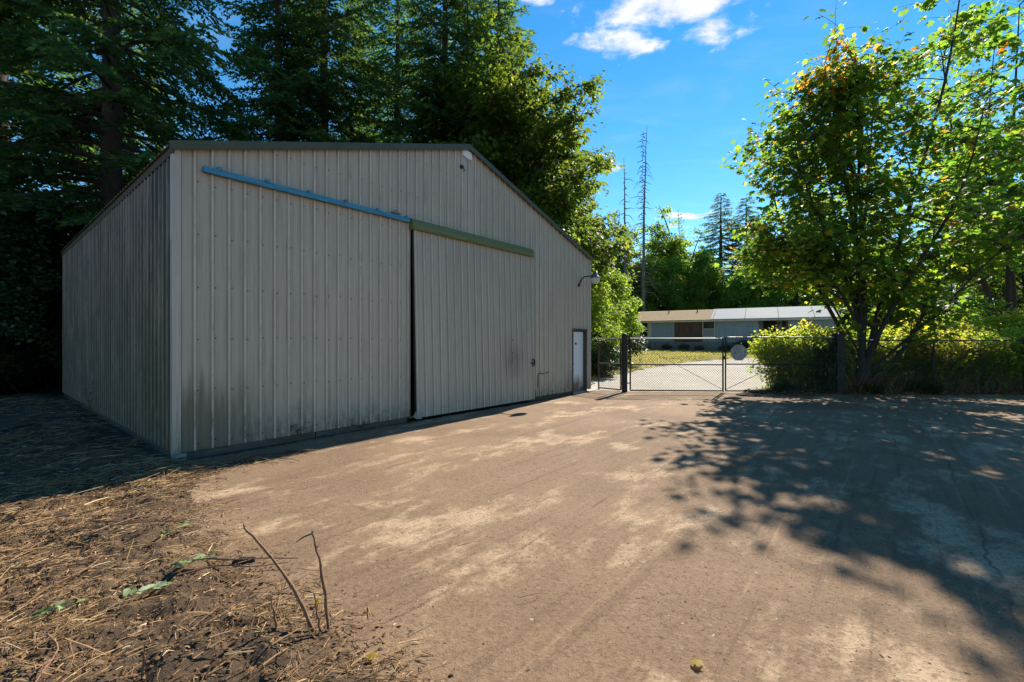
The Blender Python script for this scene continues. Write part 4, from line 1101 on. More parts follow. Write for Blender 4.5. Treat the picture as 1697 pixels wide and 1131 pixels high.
# ---- conifers
def conifer_mesh(seed, H, zb, Lmax, nbr, dens=1.0, sparse=0.0):
    rng = np.random.default_rng(seed)
    trunk, br = MB(), MB()
    nz_ = 14
    trunk.tube([(rng.normal() * 0.03, rng.normal() * 0.03, H * i / nz_ - 0.2) for i in range(nz_ + 1)], [0.42 * (1 - i / nz_) ** 0.8 * (1.25 if i == 0 else 1) + 0.012 for i in range(nz_ + 1)], 12)
    P, D, N, S = [], [], [], []
    for b in range(nbr):
        f = (b + rng.random()) / nbr
        z = zb + (H - zb) * f ** 1.15
        az = b * 2.39996 + rng.normal() * 0.3
        L = (Lmax * (1 - (z - zb) / (H - zb)) ** 0.75 + 0.35) * (0.65 + 0.5 * rng.random())
        m_ = 8
        s = np.linspace(0, 1, m_)
        w_ = az + np.cumsum(rng.normal(size=m_) * 0.06)
        tilt = 0.18 - 0.35 * (1 - f) + rng.normal() * 0.08
        X = np.cumsum(np.cos(w_)) / m_ * L; Y = np.cumsum(np.sin(w_)) / m_ * L
        Z = z + L * (tilt * s - 0.28 * s ** 2 + 0.16 * s ** 4)
        C = np.stack([X, Y, Z], 1); C[0] = (0, 0, z)
        br.tube(C, [max(0.006, 0.016 * L * (1 - 0.85 * q)) for q in s], 4, False)
        nb = max(6, int(L * 7.0 * dens))
        for k in range(nb):
            g = 0.12 + 0.88 * (k + rng.random()) / nb
            if rng.random() < sparse: continue
            i0 = min(m_ - 2, int(g * (m_ - 1))); tt = g * (m_ - 1) - i0
            p = C[i0] * (1 - tt) + C[i0 + 1] * tt
            side = 1 if k % 2 else -1
            ba = az + side * (0.75 + 0.35 * rng.random()) * (1 - 0.4 * g)
            bl = (0.28 + 0.26 * L * (1 - g * 0.75)) * (0.7 + 0.6 * rng.random())
            bd = np.array([math.cos(ba), math.sin(ba), -0.18 - 0.35 * rng.random()])
            nt = max(6, int(bl * 21))
            q = (np.arange(nt) + rng.random(nt)) / nt
            pts = p + bd * (bl * q)[:, None] + np.stack([np.zeros(nt), np.zeros(nt), -0.22 * bl * q ** 2], 1)
            sd_ = np.where(np.arange(nt) % 2, 1, -1) * (0.5 + 0.5 * rng.random(nt))
            P.append(pts)
            D.append(np.stack([np.cos(ba + sd_), np.sin(ba + sd_), -0.3 + 0.35 * rng.normal(size=nt)], 1))
            N.append(np.stack([0.5 * rng.normal(size=nt), 0.5 * rng.normal(size=nt), np.ones(nt)], 1))
            S.append(0.17 + 0.15 * rng.random(nt))
    P, D, N, S = map(np.concatenate, (P, D, N, S))
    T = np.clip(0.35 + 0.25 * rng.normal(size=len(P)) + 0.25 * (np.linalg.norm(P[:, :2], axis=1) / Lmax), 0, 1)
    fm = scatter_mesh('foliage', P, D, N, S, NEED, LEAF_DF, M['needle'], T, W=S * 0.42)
    tm = trunk.mesh('trunk', True); tm.materials.append(M['bark'])
    bm_ = br.mesh('branches'); bm_.materials.append(M['bark'])
    return tm, bm_, fm

CON = [conifer_mesh(11, 31, 6.6, 6.0, 170, 0.85), conifer_mesh(12, 29, 3.2, 5.4, 205, 0.95), conifer_mesh(13, 18, 0.8, 3.4, 170, 1.0)]
def conifer(kind, label, x, y, rz, sc, group, name='fir_tree', trunk_sc=None):
    r = thing(name, label, 'tree', (x, y, gzf(x, y) - 0.05), rz, group)
    r.scale = (sc, sc, sc) if isinstance(sc, (int, float)) else sc
    tm, bm_, fm = CON[kind]
    obj('trunk', tm, r); tag(obj('branches', bm_, r), kind='stuff'); tag(obj('foliage', fm, r), kind='stuff')
    return r
GB = 'tall firs behind the metal shed'
conifer(0, 'tall fir with a thick bare trunk showing left of the shed roof', -15.6, 17.6, 0.6, 1.0, GB)
conifer(0, 'tall fir with dark trunk rising behind the middle of the left roof slope', -10.8, 26.0, 2.2, 0.98, GB)
conifer(1, 'dense fir with its trunk rising behind the roof peak', -4.3, 29.0, 1.1, 1.05, GB)
conifer(1, 'dark fir at the far left edge of the picture', -21.5, 19.0, 0.2, 1.0, GB)
conifer(1, 'full fir crowding between the two big dark trunks', -12.4, 24.0, 4.0, 0.9, GB)
GH = 'firs filling the back of the wood'
for (x_, y_, k_, s_, r_) in ((-8.6, 34, 1, 1.05, 1.5), (-13.5, 40, 0, 1.1, 3.0), (-32, 38, 1, 1.1, 0.8), (-3.0, 40, 0, 1.05, 4.4)):
    conifer(k_, 'dark fir far back in the wood, mostly hidden by nearer firs', x_, y_, r_, s_, GH)
conifer(1, 'fir with ragged branch tips standing clear against the sky above the leafy slope', -0.9, 31.5, 5.0, (0.95, 0.95, 1.0), GB)
GD = 'dark conifers behind the blue house'
conifer(1, 'dark conifer behind the blue house, left one of the close pair', 34.6, 75, 0.4, (1.25, 1.25, 0.86), GD)
conifer(1, 'dark conifer behind the blue house, right one of the close pair', 39.8, 77, 2.0, (1.3, 1.3, 0.86), GD)
conifer(2, 'small pointed conifer behind the house roof below the thin dead snag', 27.5, 76, 1.0, (0.6, 0.6, 0.84), GD)
for (x_, y_, s_, r_) in ((49, 78, 1.3, 1.2), (59, 72, 1.35, 2.5), (71, 70, 1.4, 3.6), (56, 84, 1.4, 0.3), (46, 84, 1.3, 5.1), (82, 72, 1.4, 1.0)):
    conifer(2, 'distant conifer glimpsed through the maple leaves', x_, y_, r_, s_, 'conifers behind the maples')

# ---- broadleaf trees
def broadleaf_mesh(seed, H, zb, R, clumps, per, leaf, mat_, trunk_r=0.25, squash=0.7, tintb=0.35, stems=1):
    rng = np.random.default_rng(seed)
    wood = MB()
    tops = []
    for s in range(stems):
        a = rng.random() * 2 * PI; sp = 0.0 if stems == 1 else R * 0.25
        C = catmull([(0.1 * s, 0, -0.2), (sp * 0.4 * math.cos(a), sp * 0.4 * math.sin(a), H * 0.35), (sp * math.cos(a) + rng.normal() * 0.2, sp * math.sin(a), H * 0.9)], 6)
        wood.tube(C, [max(0.02, trunk_r * (1 - 0.9 * i / (len(C) - 1))) for i in range(len(C))], 8)
        tops.append(C)
    P, N, D, T, S = [], [], [], [], []
    hc, hz = (H + zb) / 2, (H - zb) / 2
    for c in range(clumps):
        th = rng.random() * 2 * PI; zz = 1 - 2 * (c + rng.random()) / clumps
        q = (0.5 + 0.5 * rng.random() ** 0.5)
        wr = math.sqrt(max(0, 1 - zz * zz)) * R * q * (0.85 + 0.3 * rng.random())
        # lower half fuller, top pointed
        cz = hc + zz * hz * (0.75 + 0.25 * q)
        wr *= 1.0 - 0.35 * max(0, zz)
        ctr = np.array([wr * math.cos(th), wr * math.sin(th), cz])
        C = tops[c % len(tops)]
        j = min(len(C) - 2, max(1, int((cz * 0.72) / H * (len(C) - 1))))
        p0 = C[j]
        mid = (p0 + ctr) / 2 + np.array([0, 0, 0.12 * np.linalg.norm(ctr - p0)])
        B = catmull([p0, mid, ctr], 3)
        wood.tube(B, [max(0.008, trunk_r * 0.26 * (1 - 0.85 * i / (len(B) - 1))) for i in range(len(B))], 4, False)
        rc = R * (0.20 + 0.14 * rng.random())
        g = rng.normal(size=(per, 3)); g = unit(g) * (rng.random((per, 1)) ** 0.45) * rc
        g[:, 2] *= squash
        P.append(ctr + g)
        out = unit(g + np.array([ctr[0], ctr[1], 0]) * 0.15)
        an = rng.random(per) * 2 * PI
        D.append(np.stack([np.cos(an), np.sin(an), -0.2 - 0.7 * rng.random(per)], 1) + out * 0.4)
        N.append(out * 0.6 + np.array([0, 0, 0.7]) + rng.normal(size=(per, 3)) * 0.4)
        S.append(leaf * (0.6 + 0.7 * rng.random(per)))
        tb = tintb + rng.normal() * 0.10
        T.append(np.clip(tb + rng.normal(size=per) * 0.16 + (rng.random(per) < 0.02) * 0.5, 0, 1))
    P, D, N, S, T = map(np.concatenate, (P, D, N, S, T))
    fm = scatter_mesh('foliage', P, D, N, S, LEAF_D, LEAF_DF, mat_, T, W=S * 1.15)
    wm = wood.mesh('trunk', True); wm.materials.append(M['maple_bark'])
    return wm, fm
def limbs(H, zb, R, n, rng, r0):
    out = [([(0, 0, -0.2), (rng.normal() * 0.15, rng.normal() * 0.15, H * 0.4), (rng.normal() * 0.3, rng.normal() * 0.3, H * 0.75), (rng.normal() * 0.3, rng.normal() * 0.3, H)], r0)]
    for k in range(n):
        f = (k + rng.random()) / n
        z0 = zb * 0.7 + (H * 0.72 - zb * 0.7) * f
        az = k * 2.4 + rng.normal() * 0.35
        rr = R * (1.0 - 0.55 * f ** 1.6) * (0.65 + 0.5 * rng.random())
        z1 = z0 + rr * (0.35 + 0.5 * rng.random())
        c, s_ = math.cos(az), math.sin(az)
        out.append(([(0, 0, z0), (c * rr * 0.45, s_ * rr * 0.45, z0 + (z1 - z0) * 0.65), (c * rr, s_ * rr, z1)], r0 * 0.36))
    return out
def tree_mesh(seed, H, zb, R, nl, side_n, side_len, twig_n, lpt, leaf, r0):
    rng = np.random.default_rng(seed)
    wood, P, D, N, S, T = leafy(limbs(H, zb, R, nl, rng, r0), rng, side_n, side_len, twig_n, lpt, leaf, start=0.25, up=0.25)
    fm = scatter_mesh('foliage', P, D, N, S, LEAF_D, LEAF_DF, M['alder'], np.clip(T + 0.15 * (fbm(P[:, 0], P[:, 2], 2, seed) - 0.5), 0, 1), W=S * 1.2)
    wm = wood.mesh('trunk', True); wm.materials.append(M['maple_bark'])
    return wm, fm
BL = [tree_mesh(41, 18, 3.5, 4.9, 28, 15, 1.6, 6, 11, 0.23, 0.26), tree_mesh(42, 13, 1.4, 4.0, 24, 13, 1.4, 5, 11, 0.22, 0.2),
      broadleaf_mesh(43, 8, 0.4, 3.0, 80, 220, 0.20, M['alder'], 0.12, 0.8, 0.5, 3)]
_dk = BL[2][1].copy(); _dk.materials.clear(); _dk.materials.append(M['ivy'])  # shade under the firs put into the leaf colour: darker copy
BL.append((BL[2][0], _dk))
for q_ in (1, 2):                                                   # same trees with sunlight put into brighter leaves, for round the house
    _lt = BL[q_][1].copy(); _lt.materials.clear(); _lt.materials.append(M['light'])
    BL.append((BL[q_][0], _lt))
def broadleaf(kind, label, x, y, rz, sc, group):
    r = thing('broadleaf_tree', label, 'tree', (x, y, gzf(x, y) - 0.05), rz, group)
    r.scale = (sc, sc, sc) if isinstance(sc, (int, float)) else sc
    wm, fm = BL[kind]
    obj('trunk', wm, r); tag(obj('foliage', fm, r), kind='stuff')
    return r
GA = 'broadleaf trees right of the shed'
broadleaf(0, 'tallest leafy tree rising over the right roof slope of the shed', 0.3, 26.5, 0.3, (1.15, 1.15, 1.13), GA)
broadleaf(1, 'round leafy tree whose crown sits just above the shed lamp', 1.7, 24.8, 1.3, (0.95, 0.95, 0.95), GA)
broadleaf(0, 'leafy tree standing against the sky beside the dead snags', 3.5, 34, 2.6, (0.9, 0.9, 0.82), GA)
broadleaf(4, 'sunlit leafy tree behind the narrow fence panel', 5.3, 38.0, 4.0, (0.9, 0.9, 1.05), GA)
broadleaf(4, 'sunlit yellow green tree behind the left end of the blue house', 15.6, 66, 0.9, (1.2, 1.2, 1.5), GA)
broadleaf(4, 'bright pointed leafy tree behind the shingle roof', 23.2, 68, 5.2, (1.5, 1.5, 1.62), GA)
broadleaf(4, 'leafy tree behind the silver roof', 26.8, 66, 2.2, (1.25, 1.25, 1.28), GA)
for (x_, y_, s_, r_) in ((5.4, 43, 0.9, 1.9), (11.5, 68, 1.4, 2.9), (1.0, 36, 1.1, 0.4)):
    broadleaf(1, 'leafy tree filling the gap behind the nearer broadleaf trees', x_, y_, r_, s_, 'background broadleaf trees')
broadleaf(0, 'very tall leafy tree mixed among the firs behind the shed ridge', -2.6, 28.5, 2.0, (1.15, 1.15, 1.28), GA)
broadleaf(0, 'full leafy tree on the slope of crowns, between the tallest one and the snags', 2.5, 29.5, 4.4, (1.0, 1.0, 0.96), GA)
GU = 'low leafy trees under the firs'
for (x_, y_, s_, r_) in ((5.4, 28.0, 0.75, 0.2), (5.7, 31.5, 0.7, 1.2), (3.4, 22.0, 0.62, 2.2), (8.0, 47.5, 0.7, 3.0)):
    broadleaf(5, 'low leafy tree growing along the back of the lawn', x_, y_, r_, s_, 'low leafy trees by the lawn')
for (x_, y_, s_, r_) in ((-17.2, 15.2, 0.75, 0.1), (-20.0, 16.5, 0.85, 1.3), (-22.5, 20, 1.0, 2.0), (-18.5, 22, 0.95, 2.9), (-25, 23, 1.1, 4.1), (-29, 27, 1.1, 5.0), (-15.5, 27, 0.9, 3.3), (-9, 33, 1.0, 1.0), (-3, 33, 1.0, 2.0)):
    broadleaf(3, 'low leafy tree in the shade of the firs', x_, y_, r_, s_, GU)
for (x_, y_, s_, r_) in ((42, 53, 1.1, 0.5), (52, 46, 1.2, 1.5), (46, 58, 1.3, 2.5), (62, 50, 1.3, 3.5), (34, 60, 1.1, 0.9)):
    broadleaf(1, 'leafy tree standing beyond the fence behind the maples', x_, y_, r_, s_, 'trees behind the maples')
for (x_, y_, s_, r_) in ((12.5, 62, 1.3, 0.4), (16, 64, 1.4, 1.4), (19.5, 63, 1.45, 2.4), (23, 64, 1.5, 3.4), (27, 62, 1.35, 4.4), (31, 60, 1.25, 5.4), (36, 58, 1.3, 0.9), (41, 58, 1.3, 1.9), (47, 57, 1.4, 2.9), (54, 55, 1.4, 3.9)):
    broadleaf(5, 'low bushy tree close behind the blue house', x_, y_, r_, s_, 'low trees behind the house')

# ---- dead snags
def snag(label, x, y, H, seed, rz=0, nb=60):
    rng = np.random.default_rng(seed)
    r = thing('dead_tree', label, 'tree', (x, y, gzf(x, y) - 0.1), rz, 'dead conifer snags against the sky')
    MB().tube([(rng.normal() * 0.06 + 0.5 * (i / 10) ** 2 * (1 if seed % 2 else -1), rng.normal() * 0.06, H * i / 10) for i in range(11)], [0.24 * (1 - i / 10) + 0.02 for i in range(11)], 7).build('trunk', M['snag'], r)
    mb = MB()
    for b in range(nb):
        f = 0.25 + 0.72 * (b + rng.random()) / nb
        z = H * f; az = b * 2.4 + rng.normal() * 0.4
        L = (2.6 * (1 - f) + 0.5) * (0.25 + 1.1 * rng.random() ** 1.5)
        d = np.array([math.cos(az), math.sin(az), 0])
        C = [np.array([0, 0, z]), d * L * 0.5 + (0, 0, z - 0.04 * L), d * L + (0, 0, z - rng.uniform(0.05, 0.7) * L)]
        mb.tube(C, [0.06, 0.04, 0.015], 3, False)
        if rng.random() < 0.6:
            e = d * L * 0.6 + np.array([0, 0, z - 0.08 * L]); d2 = np.array([math.cos(az + 0.7), math.sin(az + 0.7), -0.3])
            mb.tube([e, e + d2 * L * 0.4], [0.018, 0.008], 3, False)
    tag(mb.build('branches', M['snag'], r), kind='stuff')
snag('tallest bare dead snag standing against the sky right of the shed', 15.9, 55, 27.0, 1, 0, 130)
snag('slim dead snag just left of the tallest one', 13.5, 54, 22.5, 2, 1.0, 50)
snag('distant thin dead snag above the middle of the house roof', 25.4, 68, 20.5, 3, 2.0, 60)

# ------------------------------------------------------------------ shrubs and hedge
def shrub_mesh(seed, H, R, stems, per, leaf, mat_, tintb=0.5):
    rng = np.random.default_rng(seed)
    wood = MB(); P, D, N, S, T = [], [], [], [], []
    for s in range(stems):
        a = rng.random() * 2 * PI; r = R * (0.25 + 0.75 * rng.random() ** 0.7); h = H * (0.55 + 0.45 * rng.random()) * (1.05 - 0.35 * (r / R) ** 2)
        b0 = np.array([rng.normal() * R * 0.3, rng.normal() * R * 0.3, -0.05])
        e = np.array([r * math.cos(a), r * math.sin(a), h * (0.75 + 0.25 * rng.random())])
        mid = (b0 + e) / 2 + np.array([0, 0, h * 0.35])
        C = catmull([b0, mid, e], 5)
        wood.tube(C, [max(0.004, 0.016 * (1 - 0.8 * i / (len(C) - 1))) for i in range(len(C))], 4, False)
        q = 0.05 + 0.95 * rng.random(per) ** 0.9
        ii = np.minimum((q * (len(C) - 1)).astype(int), len(C) - 2); tt = (q * (len(C) - 1) - ii)[:, None]
        pts = C[ii] * (1 - tt) + C[ii + 1] * tt + rng.normal(size=(per, 3)) * np.array([0.16, 0.16, 0.14])
        pts[:, 2] = np.maximum(pts[:, 2], 0.05)
        an = rng.random(per) * 2 * PI
        P.append(pts); D.append(np.stack([np.cos(an), np.sin(an), -0.3 + 0.4 * rng.normal(size=per)], 1))
        N.append(np.stack([0.5 * rng.normal(size=per), 0.5 * rng.normal(size=per), np.ones(per)], 1))
        S.append(leaf * (0.6 + 0.8 * rng.random(per)))
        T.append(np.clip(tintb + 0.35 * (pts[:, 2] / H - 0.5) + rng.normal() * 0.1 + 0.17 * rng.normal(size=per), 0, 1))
    P, D, N, S, T = map(np.concatenate, (P, D, N, S, T))
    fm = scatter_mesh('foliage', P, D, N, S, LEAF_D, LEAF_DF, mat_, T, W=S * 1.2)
    wm = wood.mesh('stems'); wm.materials.append(M['twig'])
    return wm, fm
SH = [shrub_mesh(61, 2.4, 1.35, 100, 150, 0.10, M['shrub'], 0.5), shrub_mesh(62, 2.5, 1.5, 100, 150, 0.11, M['shrub'], 0.58), shrub_mesh(63, 1.2, 1.0, 45, 90, 0.09, M['ivy'], 0.4), shrub_mesh(64, 3.0, 2.2, 90, 110, 0.14, M['ivy'], 0.5)]
def shrub(kind, name, label, x, y, rz, sc, group=None):
    r = thing(name, label, 'shrub', (x, y, gzf(x, y) - 0.03), rz, group)
    r.scale = (sc, sc, sc) if isinstance(sc, (int, float)) else sc
    wm, fm = SH[kind]
    obj('stems', wm, r); tag(obj('foliage', fm, r), kind='stuff')
    return r
shrub(0, 'shrub', 'sunlit yellow green bush pushing against the gate leaf with the sign', 9.85, 16.2, 0.3, (0.95, 0.9, 1.03), 'yellow green bushes along the fence')
shrub(1, 'shrub', 'leafy bush between the sign gate and the maple trunk, around the square post', 11.0, 16.4, 1.3, (0.8, 0.9, 0.98), 'yellow green bushes along the fence')
shrub(0, 'shrub', 'small leafy bush hiding the foot of the maple trunk', 12.55, 16.1, 2.2, (0.62, 0.5, 0.72), 'yellow green bushes along the fence')
GHD = 'yellow green bushes along the fence'
HN = ['hedge bush nearest the maple trunk, just right of its low limb', 'second hedge bush to the right of the maple trunk', 'third hedge bush to the right of the maple trunk', 'fourth hedge bush to the right of the maple trunk',
      'fifth hedge bush to the right of the maple trunk', 'hedge bush furthest along the fence from the maple trunk', 'tall hedge bush in the back row, between third and fourth of the front row', 'hedge bush in the back row nearest the maple trunk', 'hedge bush in the back row furthest from the maple trunk']
for q_, (x_, y_, k_, s_, r_) in enumerate(((13.4, 16.6, 0, 0.85, 0.7), (14.9, 15.9, 1, 0.92, 2.1), (16.6, 15.7, 0, 1.0, 3.2), (18.3, 15.7, 1, 0.98, 4.4), (20.0, 15.7, 0, 1.05, 5.3), (21.8, 15.7, 1, 1.0, 0.2), (17.5, 18.6, 1, 1.15, 1.7), (14.6, 18.8, 0, 1.1, 2.9), (20.8, 18.8, 1, 1.2, 3.9))):
    shrub(k_, 'shrub', HN[q_], x_, y_, r_, s_, GHD)
# creeper and low scrub round the square post and the maple foot
for (x_, y_, s_, r_) in ((10.75, 15.12, (0.46, 0.40, 1.72), 0.2), (11.9, 15.0, (0.6, 0.4, 0.35), 1.0), (13.3, 14.95, (0.8, 0.35, 0.45), 2.0), (9.2, 15.25, (0.6, 0.3, 0.3), 0.5)):
    shrub(2, 'shrub', 'dark creeping scrub at the foot of the fence', x_, y_, r_, s_, 'dark scrub at the fence foot')
# dark shrubs along the house skirting and ivy at its foot
for (s0, s_, r_) in ((3.4, 0.55, 0.3), (5.0, 0.6, 1.0), (6.3, 0.5, 2.0), (1.4, 0.45, 4.0), (8.6, 0.6, 3.0), (10.2, 1.0, 3.5), (11.2, 0.9, 5.0)):
    x_ = H0[0] + s0 * math.cos(HRZ) + 0.8 * math.sin(HRZ); y_ = H0[1] + s0 * math.sin(HRZ) - 0.8 * math.cos(HRZ)
    shrub(2, 'shrub', 'dark low shrub against the skirting of the blue house', x_, y_, r_, s_, 'dark shrubs along the house')
# deep understory behind the shed and at the far left
for (x_, y_, s_, r_) in ((-16.5, 13.5, 0.7, 0.2), (-18.3, 14.5, 0.9, 1.1), (-20.5, 15.0, 1.0, 2.1), (-22.8, 16.5, 1.1, 3.0), (-25.5, 18.5, 1.2, 4.0), (-17.0, 18, 1.0, 5.0), (-19.5, 18.5, 1.1, 0.7), (-28, 22, 1.4, 1.9),
                         (3.9, 20.8, 0.6, 0.4), (4.6, 24.5, 0.8, 1.6), (6.2, 26.8, 0.8, 2.8), (5.6, 30, 0.9, 0.9), (6.6, 35, 1.0, 3.3)):
    shrub(3, 'shrub', 'dark leafy undergrowth shrub at the edge of the wood', x_, y_, r_, s_, 'undergrowth at the edge of the wood')

# ------------------------------------------------------------------ loose ground cover
rg = np.random.default_rng(5)
STK = np.array([(-0.5, 0, 0), (0.5, 0, 0), (0, 0, 0.8), (-0.45, 0.5, 0.6), (0.45, 0.5, 0.6), (0, 0.5, 1.3), (-0.3, 1, 0.0), (0.3, 1, 0.0), (0, 1, 0.5)])
STKF = np.array([(0, 3, 5), (0, 5, 2), (1, 2, 5), (1, 5, 4), (3, 6, 8), (3, 8, 5), (4, 5, 8), (4, 8, 7)])
def bed_z(xy):
    s = poly_sd(xy, MULCH)
    return 0.006 + mulch_h(xy[:, 0], xy[:, 1], s)
def in_bed(n, x0, x1, y0, y1, m=-0.12):
    P = np.stack([rg.uniform(x0, x1, n), rg.uniform(y0, y1, n)], 1)
    s = poly_sd(P, MULCH)
    keep = s > m * rg.random(n) ** 2 * 3
    keep &= ~((P[:, 0] > -4.6) & (P[:, 1] > 6.4) & (s < -0.1))
    return P[keep]
def straw(n, x0, x1, y0, y1, lmin, lmax, wd, zl=0.02, ang=0.35, spread=0.9):
    P = in_bed(n, x0, x1, y0, y1); k = len(P)
    dens = fbm(P[:, 0] * 1.4, P[:, 1] * 1.4, 3, 77)
    P = P[rg.random(k) < np.clip((dens - 0.22) * 2.6, 0.28, 1)]; k = len(P)
    Z = bed_z(P) + rg.random(k) * zl
    an = ang + rg.normal(size=k) * spread
    D = np.stack([np.cos(an), np.sin(an), rg.normal(size=k) * 0.14], 1)
    N = np.stack([rg.normal(size=k) * 0.3, rg.normal(size=k) * 0.3, np.ones(k)], 1)
    S = lmin + (lmax - lmin) * rg.random(k) ** 2.4
    T = np.clip(0.36 + 0.24 * rg.normal(size=k), 0, 1)
    return np.column_stack([P, Z]), D, N, S, wd * (0.5 + rg.random(k)), T
parts = [straw(46000, -5.5, 0.2, 1.5, 6.4, 0.02, 0.15, 0.0046, spread=1.1), straw(2200, -5.5, 0.1, 1.6, 6.5, 0.12, 0.42, 0.004, 0.05), straw(9000, -15, -3, 4.5, 13, 0.05, 0.40, 0.008), straw(3000, -9, -4, 3, 8, 0.05, 0.4, 0.006)]
Pp, Dd, Nn, Ss, Ww, Tt = [np.concatenate(z) for z in zip(*parts)]
o = obj('straw_litter', scatter_mesh('straw_litter', Pp, Dd, Nn, Ss, STK, STKF, M['straw'], Tt, W=Ww))
tag(o, 'loose straw, chips and dead stems strewn over the bed', 'straw', kind='stuff')
# bark chips and dead leaves
CH = np.array([(-0.5, 0, 0), (0.5, 0.1, 0.1), (0.35, 1, 0.05), (-0.4, 0.9, 0.2), (0, 0.45, 0.35)])
CHF = np.array([(0, 1, 4), (1, 2, 4), (2, 3, 4), (3, 0, 4)])
P = in_bed(34000, -6, 0.2, 1.5, 7); k = len(P)
an = rg.random(k) * 6.28
o = obj('bark_chips', scatter_mesh('bark_chips', np.column_stack([P, bed_z(P) + 0.003]), np.stack([np.cos(an), np.sin(an), rg.normal(size=k) * 0.3], 1), np.stack([rg.normal(size=k) * 0.3, rg.normal(size=k) * 0.3, np.ones(k)], 1),
        0.006 + 0.022 * rg.random(k) ** 2.5, CH, CHF, M['litter'], rg.random(k) ** 1.6 * 0.6))
tag(o, 'small dark bark chips and crumbs mixed through the bed', 'bark chips', kind='stuff')
# crumbs and small stones on the yard
n = 42000
P = np.stack([rg.uniform(-4, 9, n), 1.9 + 10 * rg.random(n) ** 1.6], 1)
s = poly_sd(P, YARD); clus = fbm(P[:, 0] * 0.9, P[:, 1] * 0.9, 3, 55)
P = P[(s > 0.05) & (rg.random(n) < np.clip((clus - 0.35) * 2.4, 0.08, 1))]; k = len(P)
an = rg.random(k) * 6.28
o = obj('loose_stones', scatter_mesh('loose_stones', np.column_stack([P, yard_h(P[:, 0], P[:, 1], 0) - 0.001]), np.stack([np.cos(an), np.sin(an), 0 * an], 1), np.tile([0, 0, 1.0], (k, 1)),
        0.007 + 0.030 * rg.random(k) ** 4, CH, CHF, M['crumb'], rg.random(k), W=(0.006 + 0.014 * rg.random(k) ** 3)))
tag(o, 'crumbs, twig bits and small stones loose on the dirt yard', 'stones', kind='stuff')
# dead leaves along the fence foot
n = 5000
P = np.stack([rg.uniform(8.0, 22, n), 14.95 - 0.0 + rg.normal(size=n) * 0.32], 1); an = rg.random(n) * 6.28
o = obj('leaf_litter', scatter_mesh('leaf_litter', np.column_stack([P, 0.012 + 0.05 * rg.random(n)]), np.stack([np.cos(an), np.sin(an), 0.2 * rg.normal(size=n)], 1), np.stack([rg.normal(size=n) * 0.4, rg.normal(size=n) * 0.4, np.ones(n)], 1),
        0.05 + 0.09 * rg.random(n), LEAF_D, LEAF_DF, M['litter'], rg.random(n)))
tag(o, 'brown and orange fallen leaves lying along the fence foot', 'leaf litter', kind='stuff')
# dry stalks among the fence foot
n = 1500
P = np.stack([rg.uniform(10.8, 22, n), 15.3 + rg.normal(size=n) * 0.35], 1); an = rg.random(n) * 6.28
o = obj('dry_weeds', scatter_mesh('dry_weeds', np.column_stack([P, np.zeros(n)]), np.stack([0.5 * np.cos(an), 0.5 * np.sin(an), np.ones(n)], 1), np.stack([np.sin(an), -np.cos(an), 0.1 * an], 1), 0.25 + 0.6 * rg.random(n), STK, STKF, M['straw'], rg.random(n) * 0.7, W=0.010 * np.ones(n)))
tag(o, 'dry brown weeds and canes standing along the fence foot', 'weeds', kind='stuff')
# grass on the lawn
n = 26000
P = np.stack([rg.uniform(1, 27, n), 18 + 28 * rg.random(n) ** 0.9], 1)
P = P[poly_sd(P, LAWN) > 0.1 * rg.normal(size=n)]; n = len(P); an = rg.random(n) * 6.28
o = obj('lawn_grass', scatter_mesh('lawn_grass', np.column_stack([P, gz(P[:, 0], P[:, 1]) - 0.01]), np.stack([0.6 * np.cos(an), 0.6 * np.sin(an), np.ones(n)], 1), np.stack([np.sin(an), -np.cos(an), 0 * an], 1), 0.06 + 0.12 * rg.random(n), LEAF_D, LEAF_DF, M['grass'],
        np.clip(0.55 + 0.3 * rg.normal(size=n) + 1.2 * (fbm(P[:, 0] * 0.35, P[:, 1] * 0.35, 3, 12) - 0.5), 0, 1), W=0.07 * np.ones(n)))
tag(o, 'short dry yellow grass on the lawn before the house', 'grass', kind='stuff')

# ------------------------------------------------------------------ small single things
def bz(x, y): return float(bed_z(np.array([[x, y]]))[0])
def stalk(label, pts, r):
    base = pts[0]; z = bz(base[0], base[1])
    t = thing('dead_stalk', label, 'stalk', (base[0], base[1], z), 0, 'upright dead stalks in the straw bed')
    P = [(p[0] - base[0], p[1] - base[1], p[2]) for p in pts]
    C = catmull(P, 4)
    C = catmull([c + np.array([random.gauss(0, 0.0022), random.gauss(0, 0.0022), 0]) for c in C], 2)
    sb = MB().tube(C, [r * (1.1 - 0.5 * i / (len(C) - 1)) * random.uniform(0.82, 1.2) for i in range(len(C))], 7)
    for q in range(3 + len(C) // 5):                              # peeling strips of bark and leaf scars
        j = random.randrange(1, len(C) - 2); a_ = random.uniform(0, 6.28); dv = np.array([math.cos(a_), math.sin(a_), 0])
        sb.tube([C[j] + dv * r * 0.7, C[j] + dv * (r + 0.006) + np.array([0, 0, 0.012]), C[j] + dv * (r + 0.012) + np.array([0, 0, random.uniform(0.015, 0.04)])], [r * 0.35, r * 0.22, r * 0.08], 4)
    sb.build('stem', M['twig'], t, smooth=True)
    e = C[-1]
    MB().tube([e, e + np.array([-0.006, 0, 0.02])], [r * 0.55, r * 0.15], 4).tube([e, e + np.array([0.007, 0.003, 0.013])], [r * 0.4, r * 0.1], 4).build('splintered_tip', M['twig'], t)
    return t, C, r
stalk('long leaning dead stalk, thickest of those by the bed edge', [(-1.16, 2.66, -0.03), (-1.26, 2.68, 0.18), (-1.40, 2.70, 0.37), (-1.52, 2.72, 0.50), (-1.62, 2.73, 0.585)], 0.0105)
